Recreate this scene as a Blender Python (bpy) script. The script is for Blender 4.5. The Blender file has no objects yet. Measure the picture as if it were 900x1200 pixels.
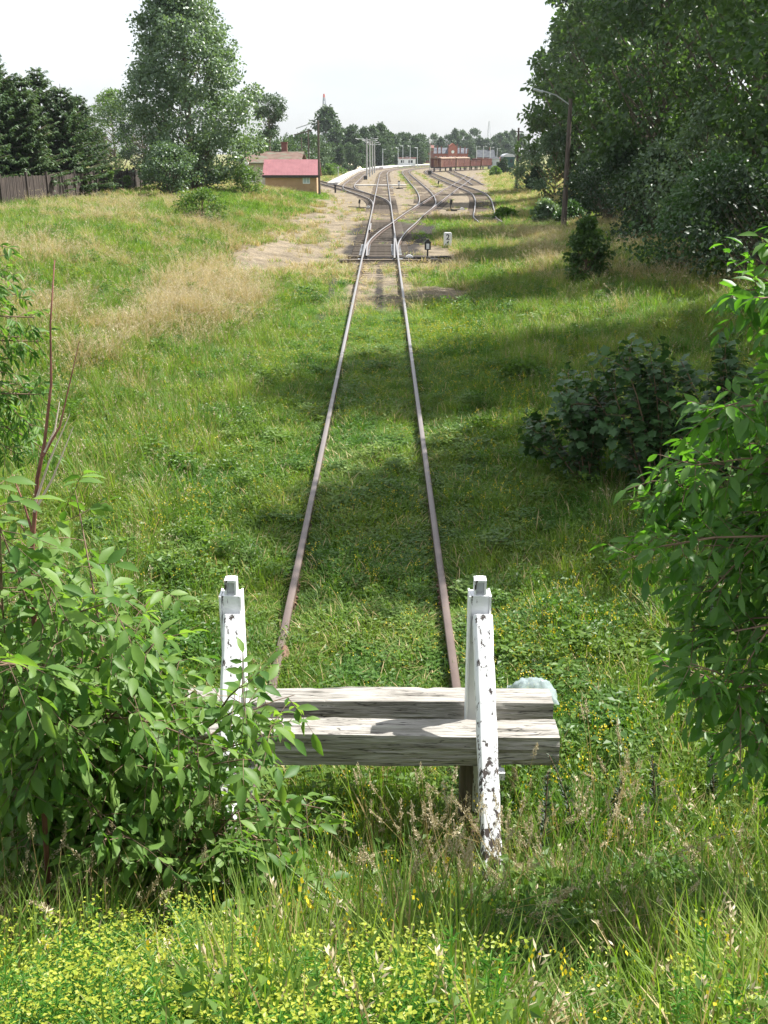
import bpy, math, random
import numpy as np
from mathutils import Vector, Matrix

SC = bpy.context.scene
R = math.radians
rng = np.random.default_rng(7)
random.seed(7)

# ------------------------------------------------------------------ camera
TH = R(19.3); HC = 4.2; FP = 1200.0
cam_d = bpy.data.cameras.new('camera'); cam = bpy.data.objects.new('camera', cam_d)
SC.collection.objects.link(cam)
cam.location = (0, 0, HC); cam.rotation_euler = (R(90) - TH, 0, 0)
cam_d.sensor_fit = 'VERTICAL'; cam_d.sensor_height = 36; cam_d.lens = 36
cam_d.clip_start = 0.05; cam_d.clip_end = 9000
SC.camera = cam
SC.render.resolution_x = 768; SC.render.resolution_y = 1024

# ------------------------------------------------------------------ light
SUN_EL, SUN_AZ = 52.0, 24.0          # azimuth measured from +X towards +Y
w = bpy.data.worlds.new('World'); SC.world = w; w.use_nodes = True
nt = w.node_tree
sky = nt.nodes.new('ShaderNodeTexSky'); sky.sky_type = 'NISHITA'; sky.sun_disc = False
sky.sun_elevation = R(SUN_EL); sky.sun_rotation = R(90 - SUN_AZ)
sky.dust_density = 2.2; sky.air_density = 1.0; sky.ozone_density = 1.0; sky.altitude = 100
# thin bright cloud veil over the whole sky
tc = nt.nodes.new('ShaderNodeTexCoord'); mp = nt.nodes.new('ShaderNodeMapping'); mp.inputs['Scale'].default_value = (1, 1, 3.5)
nz = nt.nodes.new('ShaderNodeTexNoise'); nz.inputs['Scale'].default_value = 2.2; nz.inputs['Detail'].default_value = 6
rp = nt.nodes.new('ShaderNodeMapRange'); rp.inputs['From Min'].default_value = 0.25; rp.inputs['From Max'].default_value = 0.7
rp.inputs['To Min'].default_value = 0.35; rp.inputs['To Max'].default_value = 0.8
mx = nt.nodes.new('ShaderNodeMix'); mx.data_type = 'RGBA'
mx.inputs['B'].default_value = (11.6, 12.1, 12.7, 1)
nt.links.new(tc.outputs['Generated'], mp.inputs['Vector']); nt.links.new(mp.outputs[0], nz.inputs['Vector'])
nt.links.new(nz.outputs['Fac'], rp.inputs['Value']); nt.links.new(rp.outputs[0], mx.inputs['Factor'])
nt.links.new(sky.outputs[0], mx.inputs['A']); nt.links.new(mx.outputs['Result'], nt.nodes['Background'].inputs['Color'])
nt.nodes['Background'].inputs['Strength'].default_value = 0.051
sd = bpy.data.lights.new('sun', 'SUN'); sd.energy = 5.0; sd.angle = R(0.53); sd.color = (1.0, 0.965, 0.915)
so = bpy.data.objects.new('sun', sd); SC.collection.objects.link(so)
sv = Vector((math.cos(R(SUN_AZ)) * math.cos(R(SUN_EL)), math.sin(R(SUN_AZ)) * math.cos(R(SUN_EL)), math.sin(R(SUN_EL))))
so.rotation_euler = sv.to_track_quat('Z', 'Y').to_euler(); so.location = (40, 20, 60)
SC.view_settings.view_transform = 'Standard'; SC.view_settings.look = 'None'
SC.view_settings.exposure = 1.25; SC.view_settings.gamma = 1.0; SC.view_settings.use_curve_mapping = False
try:
    SC.cycles.max_bounces = 8; SC.cycles.transparent_max_bounces = 8; SC.cycles.volume_bounces = 0
    SC.cycles.diffuse_bounces = 3; SC.cycles.transmission_bounces = 4
except Exception:
    pass

# ------------------------------------------------------------------ photo geometry (helpers to read distances off the ground)
CT, ST = math.cos(TH), math.sin(TH)
def P(px, py, h=0.0):
    a = (px - 450) / FP; b = (600 - py) / FP
    dx, dy, dz = a, CT + b * ST, -ST + b * CT
    t = (h - HC) / dz
    return (dx * t, dy * t)
def XA(px, Y, h=0.0):
    return (px - 450) / FP * (Y * CT + (HC - h) * ST)
def HA(py, Y):
    b = (600 - py) / FP
    return HC + Y * (-ST + b * CT) / (CT + b * ST)

def sm(t):
    t = np.clip(t, 0, 1); return t * t * (3 - 2 * t)
_perm = rng.random((257, 257))
def vnoise(x, y):
    x = np.asarray(x, float); y = np.asarray(y, float)
    xi = np.floor(x).astype(int); yi = np.floor(y).astype(int); fx = x - xi; fy = y - yi
    fx = fx * fx * (3 - 2 * fx); fy = fy * fy * (3 - 2 * fy)
    a = _perm[xi % 256, yi % 256]; b = _perm[(xi + 1) % 256, yi % 256]; c = _perm[xi % 256, (yi + 1) % 256]; d = _perm[(xi + 1) % 256, (yi + 1) % 256]
    return (a * (1 - fx) + b * fx) * (1 - fy) + (c * (1 - fx) + d * fx) * fy
def fbm(x, y):
    return 0.55 * vnoise(x, y) + 0.3 * vnoise(x * 2.1 + 31, y * 2.1 + 7) + 0.15 * vnoise(x * 4.3 + 11, y * 4.3 + 53)

def ht(X, Y):
    X = np.asarray(X, float); Y = np.asarray(Y, float)
    L = sm((-X - 2.6) / 10.0) * 1.5 * (1 - sm((Y - 88) / 45)) * sm((Y + 2) / 12)
    Rr = sm((X - 3.5 - 5.5 * sm((Y - 38) / 28) - 3 * sm((Y - 80) / 30)) / 8.0) * 0.8 * (1 - sm((Y - 95) / 70))
    N = 2.35 * (1 - sm((Y - 0.4) / 4.9))
    flat = np.clip((np.abs(X + 0.16) - 1.3) / 2.5, 0, 1)
    yardf = np.maximum(sm((Y - 76) / 8) * sm((X + 15) / 2), sm((Y - 42) / 8) * sm((X + 3.2) / 1.5)) * sm((20 - X) / 2)
    flat = flat * (1 - .88 * yardf)
    b = (fbm(X * 0.45 + 3, Y * 0.35) - 0.5) * 0.34 * flat + (fbm(X * 1.7, Y * 1.7) - 0.5) * 0.07 * flat
    b = b * np.where(Y > 130, 0.4, 1)
    low = (.03 + .04 * sm((Y - 41) / 3) * (1 - sm((Y - 62) / 8)) + .04 * sm((Y - 82) / 4) * (1 - sm((Y - 100) / 8)) + (fbm(X * 1.1 + 8, Y * .35 + 5) - .5) * .07) * sm((Y - 26) / 12) * sm((17 - np.abs(X - 1)) / 3)
    return np.maximum(L + Rr, 0) + N * 1.0 + b - 0.03 - low

def zone(X, Y):
    """dry straw, bare dirt, oily ballast and lushness as 0..1 fields on the ground plan"""
    X = np.asarray(X, float); Y = np.asarray(Y, float)
    n = fbm(X * 0.35 + 5, Y * 0.22 + 2); n2 = fbm(X * 1.1, Y * 0.6)
    cx = -0.16
    # yard
    rb = 9 + (Y - 80) * 0.09 + (n - 0.5) * 5
    lb = -2.6 - np.clip((Y - 88) * 0.17, 0, 7) + (n - 0.5) * 2
    yard = sm((Y - 62) / 22) * sm((rb - X) / 2.0) * sm((X - lb) / 1.3) * (Y < 330)
    green_strip = sm(1 - np.abs(X - 3.6 - (n - .5)) / 1.0) * (Y > 118) * (Y < 270) * 0.85
    green_strip = np.maximum(green_strip, sm(1 - np.abs(X - 7.6 - (n - .5)) / 1.2) * (Y > 140) * (Y < 280) * 0.7)
    yard = yard * (1 - green_strip) * np.clip(.25 + 1.5 * (n2 * .6 + n * .4 + .12), 0, 1.05)
    # trodden dry dirt left of the track and the way to the switch
    d1 = sm((Y - 33) / 8) * (1 - sm((Y - 92) / 25)) * sm((X + 6.4 - (n - .5) * 3) / 1.6) * sm((-0.6 - X) / 1.0) * 0.8
    d1 = np.clip(d1 * (0.7 + 0.8 * n2), 0, 1)
    d2 = sm(1 - np.hypot((X - 1.9) / 1.7, (Y - 33.5) / 3.2)) * 1.5
    d3 = sm(1 - np.hypot((X - 2.0) / 2.4, (Y - 47) / 12)) * 1.6
    d4 = sm((Y - 27) / 6) * sm(1.6 - np.abs(X - cx) / 1.0) * (0.3 + n2 * 0.9) * (Y < 90)
    # meandering foot path
    pathx = np.interp(Y, [45, 52, 60, 68, 78, 88, 97, 108, 125], [-3.0, -2.7, -2.9, -3.3, -3.7, -3.0, -2.9, -4.0, -7.5])
    path = sm(1.5 - np.abs(X - pathx) / 0.4) * (Y > 44) * (Y < 125)
    d5 = sm(1 - np.hypot((X + 4.6 - (Y - 42) * .03) / 2.9, (Y - 45) / 15)) * 1.8
    dirt = np.clip(np.maximum.reduce([yard, d1, d2, d3, d4, path, d5 * (0.5 + n2)]), 0, 1)
    oil = sm((Y - 42.5) / 1.5) * (1 - sm((Y - 66) / 5)) * sm((2.5 + (n - .5) * 2.5 + np.clip(Y - 52, 0, 20) * .06 - np.abs(X - cx - .1 - np.clip(Y - 50, 0, 30) * .06)) / 1.3) * (0.7 + .5 * n2)
    oil2 = sm((Y - 84) / 3) * (1 - sm((Y - 104) / 8)) * sm((1.6 - np.abs(X - cx)) / .6) * 0.8
    o3 = np.interp(Y, [95, 108, 123, 138, 151, 183], [-.2, -1.3, -3.4, -5.6, -7.6, -13])
    oil2 = np.maximum(oil2, sm((1.35 - np.abs(X - o3)) / .5) * (Y > 95) * (Y < 190) * 0.75)
    ch = sm(1.4 - np.abs(X - cx) / .16) * (Y > 29) * (Y < 44) * .8
    ch = np.maximum(ch, sm(1.4 - np.abs(X + 1.75) / .2) * (Y > 27) * (Y < 46) * .6 * (n2 > .4))
    oil = np.clip(np.maximum.reduce([oil, oil2, ch]) * (.35 + 1.1 * fbm(X * 1.3 + 70, Y * .5)), 0, 1)
    # straw coloured tall grass
    s1 = sm(1 - np.hypot((X + 5.0 + (Y - 29) * 0.07) / 2.2, (Y - 31) / 9)) * 2.2
    s2 = .5 * sm((-X - 3.2) / 3) * sm((n * .5 + n2 * .5 - 0.46) * 6) * sm((Y - 11) / 8) * (1 - sm((Y - 78) / 20)) * 0.85
    s3 = sm((X - 3) / 5) * sm((Y - 24) / 14) * sm((n2 - 0.45) * 4) * 0.6
    s4 = sm((Y - 75) / 20) * sm((np.abs(X - 1) - 8) / 4) * 0.45
    dry = np.clip(np.maximum.reduce([s1, s2, s3, s4, dirt * 0.6]), 0, 1)
    return dry, dirt, oil

# ------------------------------------------------------------------ object helpers
def link(o, parent=None):
    SC.collection.objects.link(o)
    if parent is not None: o.parent = parent
    return o
def tag(o, label=None, cat=None, group=None, kind=None):
    if label: o['label'] = label
    if cat: o['category'] = cat
    if group: o['group'] = group
    if kind: o['kind'] = kind
    return o
def empty(name, loc=(0, 0, 0), rz=0.0, label=None, cat=None, group=None):
    o = bpy.data.objects.new(name, None); o.empty_display_size = 0.2
    o.location = loc; o.rotation_euler = (0, 0, rz)
    link(o); return tag(o, label, cat, group)
def copy_tree(o, parent=None):
    c = o.copy(); SC.collection.objects.link(c); c.parent = parent
    for ch in list(o.children): copy_tree(ch, c)
    return c
def dup(o, loc, rz=0.0, s=1.0, label=None, group=None):
    c = copy_tree(o); c.location = loc; c.rotation_euler = (0, 0, rz)
    c.scale = (s, s, s) if np.isscalar(s) else s
    if label: c['label'] = label
    if group: c['group'] = group
    return c

def mesh_np(name, V, T, mat, parent=None, tint=None, smooth=False, do_link=True):
    V = np.asarray(V, np.float32); T = np.asarray(T, np.int32); k = T.shape[1]
    me = bpy.data.meshes.new(name)
    me.vertices.add(len(V)); me.vertices.foreach_set('co', V.ravel())
    me.loops.add(T.size); me.loops.foreach_set('vertex_index', T.ravel())
    me.polygons.add(len(T)); me.polygons.foreach_set('loop_start', np.arange(0, T.size, k, dtype=np.int32))
    try: me.polygons.foreach_set('loop_total', np.full(len(T), k, np.int32))
    except Exception: pass
    if smooth: me.polygons.foreach_set('use_smooth', np.ones(len(T), bool))
    me.update(calc_edges=True); me.validate()
    if tint is not None:
        at = me.attributes.new('tint', 'FLOAT', 'POINT'); at.data.foreach_set('value', np.asarray(tint, np.float32))
    me.materials.append(mat)
    o = bpy.data.objects.new(name, me)
    if do_link: link(o, parent)
    return o

class MB:
    """collects shapes, links them as ONE mesh object"""
    def __init__(s): s.v = []; s.f = []; s.m = []; s.mi = 0
    def mat(s, i): s.mi = i; return s
    def add(s, vs, fs):
        n = len(s.v); s.v += [tuple(p) for p in vs]; s.f += [tuple(i + n for i in f) for f in fs]; s.m += [s.mi] * len(fs); return s
    def box(s, x0, x1, y0, y1, z0, z1, M=None):
        vs = [(x0, y0, z0), (x1, y0, z0), (x1, y1, z0), (x0, y1, z0), (x0, y0, z1), (x1, y0, z1), (x1, y1, z1), (x0, y1, z1)]
        if M is not None: vs = [M @ Vector(p) for p in vs]
        return s.add(vs, [(0, 3, 2, 1), (4, 5, 6, 7), (0, 1, 5, 4), (1, 2, 6, 5), (2, 3, 7, 6), (3, 0, 4, 7)])
    def tube(s, path, rad, n=8, cap=True):
        path = [Vector(p) for p in path]
        if np.isscalar(rad): rad = [rad] * len(path)
        vs = []; fs = []
        for i, p in enumerate(path):
            d = (path[min(i + 1, len(path) - 1)] - path[max(i - 1, 0)])
            if d.length < 1e-6: d = Vector((0, 0, 1))
            d.normalize(); u = d.cross(Vector((0.13, 0.97, 0.21))); u.normalize(); v = d.cross(u)
            for k in range(n):
                a = 2 * math.pi * k / n; vs.append(p + (u * math.cos(a) + v * math.sin(a)) * rad[i])
        for i in range(len(path) - 1):
            for k in range(n):
                a = i * n + k; b = i * n + (k + 1) % n; fs.append((a, b, b + n, a + n))
        if cap:
            fs.append(tuple(range(n - 1, -1, -1))); fs.append(tuple(len(vs) - n + k for k in range(n)))
        return s.add(vs, fs)
    def prism(s, poly, y0, y1):
        """poly in (x,z), extruded along y"""
        n = len(poly); vs = [(x, y0, z) for x, z in poly] + [(x, y1, z) for x, z in poly]
        return s.add(vs, [tuple(range(n)), tuple(range(2 * n - 1, n - 1, -1))] + [(i, i + n, (i + 1) % n + n, (i + 1) % n) for i in range(n)])
    def build(s, name, mats, parent=None, smooth=False, bevel=0):
        me = bpy.data.meshes.new(name); me.from_pydata(s.v, [], s.f)
        if not isinstance(mats, (list, tuple)): mats = [mats]
        for m in mats: me.materials.append(m)
        me.polygons.foreach_set('material_index', s.m)
        if smooth: me.polygons.foreach_set('use_smooth', [True] * len(s.f))
        me.update(); me.validate()
        import bmesh
        bm = bmesh.new(); bm.from_mesh(me); bmesh.ops.recalc_face_normals(bm, faces=bm.faces); bm.to_mesh(me); bm.free()
        o = bpy.data.objects.new(name, me); link(o, parent)
        if bevel:
            b = o.modifiers.new('bevel', 'BEVEL'); b.width = bevel; b.segments = 2; b.limit_method = 'ANGLE'
        return o

# ------------------------------------------------------------------ materials
MATS = {}
def newmat(name):
    m = bpy.data.materials.new(name); m.use_nodes = True; nt = m.node_tree
    return m, nt, nt.nodes['Principled BSDF'], nt.nodes['Material Output']
def N(nt, typ, **kw):
    n = nt.nodes.new(typ)
    for k, v in kw.items(): setattr(n, k, v)
    return n
def surf(name, c1, c2, scale=8, rough=0.8, bump=0.0, metal=0.0, stretch=(1, 1, 1), c3=None, s3=2.0, t3=0.55, detail=5, bscale=None, spec=0.3):
    """noise mix of two colours, optional third (stains / wear) by a second noise"""
    m, nt, b, out = newmat(name); L = nt.links.new
    tc = N(nt, 'ShaderNodeTexCoord'); mp = N(nt, 'ShaderNodeMapping'); mp.inputs['Scale'].default_value = stretch
    L(tc.outputs['Object'], mp.inputs[0])
    nz = N(nt, 'ShaderNodeTexNoise'); nz.inputs['Scale'].default_value = scale; nz.inputs['Detail'].default_value = detail; L(mp.outputs[0], nz.inputs[0])
    cr = N(nt, 'ShaderNodeValToRGB'); cr.color_ramp.elements[0].position = .32; cr.color_ramp.elements[1].position = .68
    cr.color_ramp.elements[0].color = (*c1, 1); cr.color_ramp.elements[1].color = (*c2, 1); L(nz.outputs['Fac'], cr.inputs[0])
    col = cr.outputs[0]
    if c3 is not None:
        n3 = N(nt, 'ShaderNodeTexNoise'); n3.inputs['Scale'].default_value = s3; n3.inputs['Detail'].default_value = 8; n3.inputs['Roughness'].default_value = .65
        L(mp.outputs[0], n3.inputs[0])
        r3 = N(nt, 'ShaderNodeValToRGB'); r3.color_ramp.elements[0].position = t3; r3.color_ramp.elements[1].position = t3 + .06; L(n3.outputs['Fac'], r3.inputs[0])
        mx = N(nt, 'ShaderNodeMix', data_type='RGBA'); L(r3.outputs[0], mx.inputs['Factor']); L(col, mx.inputs['A']); mx.inputs['B'].default_value = (*c3, 1)
        col = mx.outputs['Result']
    L(col, b.inputs['Base Color']); b.inputs['Roughness'].default_value = rough; b.inputs['Metallic'].default_value = metal
    b.inputs['Specular IOR Level'].default_value = spec
    if bump:
        bp = N(nt, 'ShaderNodeBump'); bp.inputs['Strength'].default_value = bump; bp.inputs['Distance'].default_value = .02
        if bscale:
            nb = N(nt, 'ShaderNodeTexNoise'); nb.inputs['Scale'].default_value = bscale; nb.inputs['Detail'].default_value = 8; L(mp.outputs[0], nb.inputs[0]); L(nb.outputs['Fac'], bp.inputs['Height'])
        else: L(nz.outputs['Fac'], bp.inputs['Height'])
        L(bp.outputs[0], b.inputs['Normal'])
    MATS[name] = m; return m

def leafmat(name, dark, light, trans=0.4, tcol=None, gloss=0.35, rough=0.45, hv=0.5, patch=None):
    """leaf: colour varies per leaf (tint) and per plant; light comes through the blade"""
    m, nt, b, out = newmat(name); L = nt.links.new
    at = N(nt, 'ShaderNodeAttribute'); at.attribute_name = 'tint'
    oi = N(nt, 'ShaderNodeObjectInfo')
    mm = N(nt, 'ShaderNodeMath', operation='MULTIPLY_ADD'); L(oi.outputs['Random'], mm.inputs[0]); mm.inputs[1].default_value = hv; L(at.outputs['Fac'], mm.inputs[2])
    m2 = N(nt, 'ShaderNodeMath', operation='MULTIPLY'); L(mm.outputs[0], m2.inputs[0]); m2.inputs[1].default_value = 1 / (1 + hv)
    cr = N(nt, 'ShaderNodeValToRGB'); cr.color_ramp.elements[0].color = (*dark, 1); cr.color_ramp.elements[1].color = (*light, 1)
    cr.color_ramp.elements[0].position = .1; cr.color_ramp.elements[1].position = .9
    L(m2.outputs[0], cr.inputs[0]); colo = cr.outputs[0]
    if patch:
        g = N(nt, 'ShaderNodeNewGeometry'); pn = N(nt, 'ShaderNodeTexNoise'); pn.inputs['Scale'].default_value = .55; pn.inputs['Detail'].default_value = 5; pn.inputs['Roughness'].default_value = .7; L(g.outputs['Position'], pn.inputs[0])
        pr_ = N(nt, 'ShaderNodeValToRGB'); pr_.color_ramp.elements[0].position = .38; pr_.color_ramp.elements[1].position = .64; pr_.color_ramp.elements[0].color = (*patch[0], 1); pr_.color_ramp.elements[1].color = (*patch[1], 1); L(pn.outputs['Fac'], pr_.inputs[0])
        pm = N(nt, 'ShaderNodeMix', data_type='RGBA', blend_type='MULTIPLY'); pm.inputs['Factor'].default_value = 1; L(colo, pm.inputs['A']); L(pr_.outputs[0], pm.inputs['B']); colo = pm.outputs['Result']
    L(colo, b.inputs['Base Color'])
    b.inputs['Roughness'].default_value = rough; b.inputs['Specular IOR Level'].default_value = gloss
    tr = N(nt, 'ShaderNodeBsdfTranslucent')
    mc = N(nt, 'ShaderNodeMix', data_type='RGBA', blend_type='MULTIPLY'); mc.inputs['Factor'].default_value = 1
    L(colo, mc.inputs['A']); mc.inputs['B'].default_value = (*(tcol or (1.5, 1.6, 0.6)), 1); L(mc.outputs['Result'], tr.inputs[0])
    ms = N(nt, 'ShaderNodeMixShader'); ms.inputs[0].default_value = trans; L(b.outputs[0], ms.inputs[1]); L(tr.outputs[0], ms.inputs[2])
    L(ms.outputs[0], out.inputs['Surface']); MATS[name] = m; return m

M = MATS
surf('bark', (.10, .08, .06), (.2, .17, .13), 6, .95, .6, stretch=(3, 3, .6))
surf('twig', (.12, .075, .05), (.22, .15, .10), 9, .8, .3)
surf('pale_twig', (.42, .33, .27), (.6, .5, .42), 9, .8, .3)
surf('red_twig', (.13, .05, .04), (.25, .11, .08), 9, .7, .3)
surf('weathered_wood', (.21, .195, .172), (.40, .38, .345), 5, .9, 1.0, stretch=(.45, 5, 5), c3=(.09, .078, .065), s3=3.5, t3=.60, bscale=9)
surf('sleeper_wood', (.06, .048, .038), (.16, .13, .10), 5, .85, .6, stretch=(1, 6, 6))
surf('sleeper_worn', (.13, .10, .075), (.25, .205, .155), 5, .9, .6, stretch=(1, 6, 6))
surf('rust', (.10, .052, .035), (.20, .12, .085), 25, .75, .4, spec=.3)
surf('dark_iron', (.018, .018, .02), (.04, .038, .036), 12, .5, .2, spec=.5)
surf('white_paint', (.72, .73, .74), (.82, .82, .82), 12, .55, .1)
surf('gravelly', (.3, .27, .23), (.46, .42, .36), 3, .95, .3)
surf('concrete', (.36, .35, .32), (.55, .53, .49), 3, .9, .3, c3=(.24, .23, .2), s3=2, t3=.6)
surf('platform_top', (.4, .39, .36), (.52, .5, .47), 2, .9)
surf('pole_wood', (.075, .06, .05), (.15, .12, .10), 5, .9, .4, stretch=(8, 8, .5))
surf('pole_grey', (.3, .3, .29), (.42, .42, .4), 5, .8)
surf('galvanised', (.48, .5, .52), (.62, .64, .66), 8, .45, metal=.4)
surf('fence_boards', (.035, .028, .025), (.085, .066, .056), 3, .9, .4, stretch=(4, 4, .5))
surf('stone_kerb', (.5, .48, .42), (.68, .65, .58), 3, .9)
surf('shed_render', (.42, .26, .15), (.48, .31, .19), 2, .95, .2, c3=(.36, .22, .13), s3=.8, t3=.6)
surf('red_sheet', (.24, .10, .11), (.29, .125, .135), 1.5, .75, c3=(.36, .15, .145), s3=.9, t3=.62)
surf('old_tiles', (.10, .055, .042), (.16, .11, .085), 1.5, .95, .4, c3=(.12, .12, .085), s3=.5, t3=.5)
surf('old_wall', (.4, .36, .28), (.5, .46, .38), 1, .95)
surf('wagon_brown', (.075, .022, .018), (.12, .042, .034), .8, .75, c3=(.22, .12, .07), s3=.6, t3=.6, stretch=(1, 1, .5))
surf('wagon_light', (.20, .12, .08), (.30, .21, .15), 1, .8)
surf('brick', (.30, .085, .055), (.38, .13, .085), 1, .95)
surf('brick_dark', (.16, .07, .06), (.22, .10, .08), 1, .95)
surf('slate', (.08, .085, .10), (.15, .155, .17), .8, .98, spec=.05)
surf('slate_dark', (.06, .065, .07), (.10, .105, .115), .8, .97, spec=.1)
surf('hut_blue', (.42, .48, .52), (.52, .57, .6), 1, .8)
surf('coach_green', (.02, .06, .055), (.03, .085, .075), 1, .4)
surf('blue_sheet', (.10, .2, .4), (.2, .35, .5), 1, .5)
surf('stone', (.16, .17, .18), (.28, .28, .28), 6, .9, .5)
surf('mast_red', (.45, .12, .1), (.5, .16, .14), 1, .7)
surf('mast_dark', (.2, .22, .25), (.26, .28, .32), 1, .8)
surf('mast_grey', (.4, .42, .46), (.5, .52, .55), 1, .7)
surf('sand', (.5, .44, .33), (.62, .55, .43), 1, .95)
surf('window_dark', (.03, .035, .04), (.05, .055, .06), 1, .15)
surf('black_paint', (.02, .03, .06), (.03, .04, .07), 5, .5)

leafmat('leaf_poplar', (.05, .10, .045), (.17, .24, .15), .30, gloss=.6, rough=.42)
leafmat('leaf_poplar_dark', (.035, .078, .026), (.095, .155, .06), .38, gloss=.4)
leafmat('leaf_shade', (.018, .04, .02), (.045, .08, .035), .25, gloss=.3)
leafmat('leaf_far', (.035, .065, .035), (.075, .12, .06), .25, gloss=.2)
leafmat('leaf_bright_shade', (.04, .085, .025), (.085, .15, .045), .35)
leafmat('leaf_bright', (.06, .12, .025), (.13, .21, .05), .42)
leafmat('leaf_shrub', (.055, .14, .025), (.20, .31, .075), .48, gloss=.35, rough=.5)
leafmat('leaf_maple', (.04, .115, .02), (.11, .21, .04), .48, tcol=(1.4, 1.8, .5), gloss=.45)
leafmat('leaf_elder', (.03, .075, .022), (.07, .14, .045), .22, gloss=.35)
leafmat('needles', (.04, .08, .035), (.09, .14, .06), .2, gloss=.25)
leafmat('grass_green', (.074, .155, .022), (.19, .29, .05), .45, tcol=(1.4, 1.55, .5), gloss=.25, hv=.9, patch=((.6, .78, .75), (1.5, 1.22, 1.5)))
leafmat('grass_straw', (.30, .24, .10), (.52, .42, .22), .35, tcol=(1.1, 1.05, .8), gloss=.2)
leafmat('herb', (.05, .12, .02), (.14, .23, .04), .38, gloss=.35, patch=((.7, .85, .8), (1.4, 1.15, 1.2)))
leafmat('petal', (.55, .42, .02), (.75, .62, .05), .3, tcol=(1, 1, .6))
leafmat('spurge_leaf', (.06, .18, .03), (.13, .28, .06), .4)
leafmat('spurge_bract', (.22, .30, .025), (.44, .46, .06), .45, tcol=(1.1, 1.1, .5))
leafmat('spike_leaf', (.015, .035, .014), (.035, .065, .022), .2)
leafmat('seed_head', (.40, .33, .2), (.6, .52, .36), .3, tcol=(1, 1, .9))

def peel(name, amount, wood=(.06, .045, .04)):
    """white paint with flaked patches, more of them lower down (z of the object itself)"""
    m, nt, b, out = newmat(name); L = nt.links.new
    tc = N(nt, 'ShaderNodeTexCoord'); mp = N(nt, 'ShaderNodeMapping'); mp.inputs['Scale'].default_value = (2.2, 2.2, .42); L(tc.outputs['Object'], mp.inputs[0])
    nz = N(nt, 'ShaderNodeTexNoise'); nz.inputs['Scale'].default_value = 13; nz.inputs['Detail'].default_value = 9; nz.inputs['Roughness'].default_value = .68; L(mp.outputs[0], nz.inputs[0])
    sp = N(nt, 'ShaderNodeSeparateXYZ'); L(tc.outputs['Object'], sp.inputs[0])
    mr = N(nt, 'ShaderNodeMapRange'); mr.inputs['From Min'].default_value = 0; mr.inputs['From Max'].default_value = 1.0
    mr.inputs['To Min'].default_value = amount; mr.inputs['To Max'].default_value = 0.0; L(sp.outputs['Z'], mr.inputs[0])
    ad = N(nt, 'ShaderNodeMath', operation='ADD'); L(nz.outputs['Fac'], ad.inputs[0]); L(mr.outputs[0], ad.inputs[1])
    cr = N(nt, 'ShaderNodeValToRGB'); cr.color_ramp.elements[0].position = .60; cr.color_ramp.elements[1].position = .62; L(ad.outputs[0], cr.inputs[0])
    n2 = N(nt, 'ShaderNodeTexNoise'); n2.inputs['Scale'].default_value = 5; L(tc.outputs['Object'], n2.inputs[0])
    c2 = N(nt, 'ShaderNodeValToRGB'); c2.color_ramp.elements[0].color = (.62, .63, .66, 1); c2.color_ramp.elements[1].color = (.84, .84, .84, 1); L(n2.outputs['Fac'], c2.inputs[0])
    mx = N(nt, 'ShaderNodeMix', data_type='RGBA'); L(cr.outputs[0], mx.inputs['Factor']); L(c2.outputs[0], mx.inputs['A']); mx.inputs['B'].default_value = (*wood, 1)
    L(mx.outputs['Result'], b.inputs['Base Color']); b.inputs['Roughness'].default_value = .7
    bp = N(nt, 'ShaderNodeBump'); bp.inputs['Strength'].default_value = .5; bp.inputs['Distance'].default_value = .01; bp.invert = True; L(cr.outputs[0], bp.inputs['Height']); L(bp.outputs[0], b.inputs['Normal'])
    MATS[name] = m
peel('peeling_white', .19)
def cracks(name):
    m = MATS[name]; nt = m.node_tree; L = nt.links.new; b = nt.nodes['Principled BSDF']; src_ = b.inputs['Base Color'].links[0].from_socket
    tc = N(nt, 'ShaderNodeTexCoord'); mp = N(nt, 'ShaderNodeMapping'); mp.inputs['Scale'].default_value = (.35, 7, 7); L(tc.outputs['Object'], mp.inputs[0])
    nz = N(nt, 'ShaderNodeTexNoise'); nz.inputs['Scale'].default_value = 3.2; nz.inputs['Detail'].default_value = 4; nz.inputs['Distortion'].default_value = .4; L(mp.outputs[0], nz.inputs[0])
    a = N(nt, 'ShaderNodeMath', operation='SUBTRACT'); L(nz.outputs['Fac'], a.inputs[0]); a.inputs[1].default_value = .5
    a2 = N(nt, 'ShaderNodeMath', operation='ABSOLUTE'); L(a.outputs[0], a2.inputs[0])
    mr = N(nt, 'ShaderNodeMapRange'); mr.inputs['From Min'].default_value = .003; mr.inputs['From Max'].default_value = .014; mr.inputs['To Min'].default_value = .18; mr.inputs['To Max'].default_value = 1; L(a2.outputs[0], mr.inputs[0])
    mx = N(nt, 'ShaderNodeMix', data_type='RGBA', blend_type='MULTIPLY'); mx.inputs['Factor'].default_value = 1; L(src_, mx.inputs['A']); L(mr.outputs[0], mx.inputs['B']); L(mx.outputs['Result'], b.inputs['Base Color'])
cracks('weathered_wood')
for a_, b_ in (('peeling_white', .575),):
    for n_ in MATS[a_].node_tree.nodes:
        if n_.type == 'VALTORGB' and abs(n_.color_ramp.elements[0].position - .60) < 1e-3: n_.color_ramp.elements[0].position = b_; n_.color_ramp.elements[1].position = b_ + .02; peel('flaking_white', .04)

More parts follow.
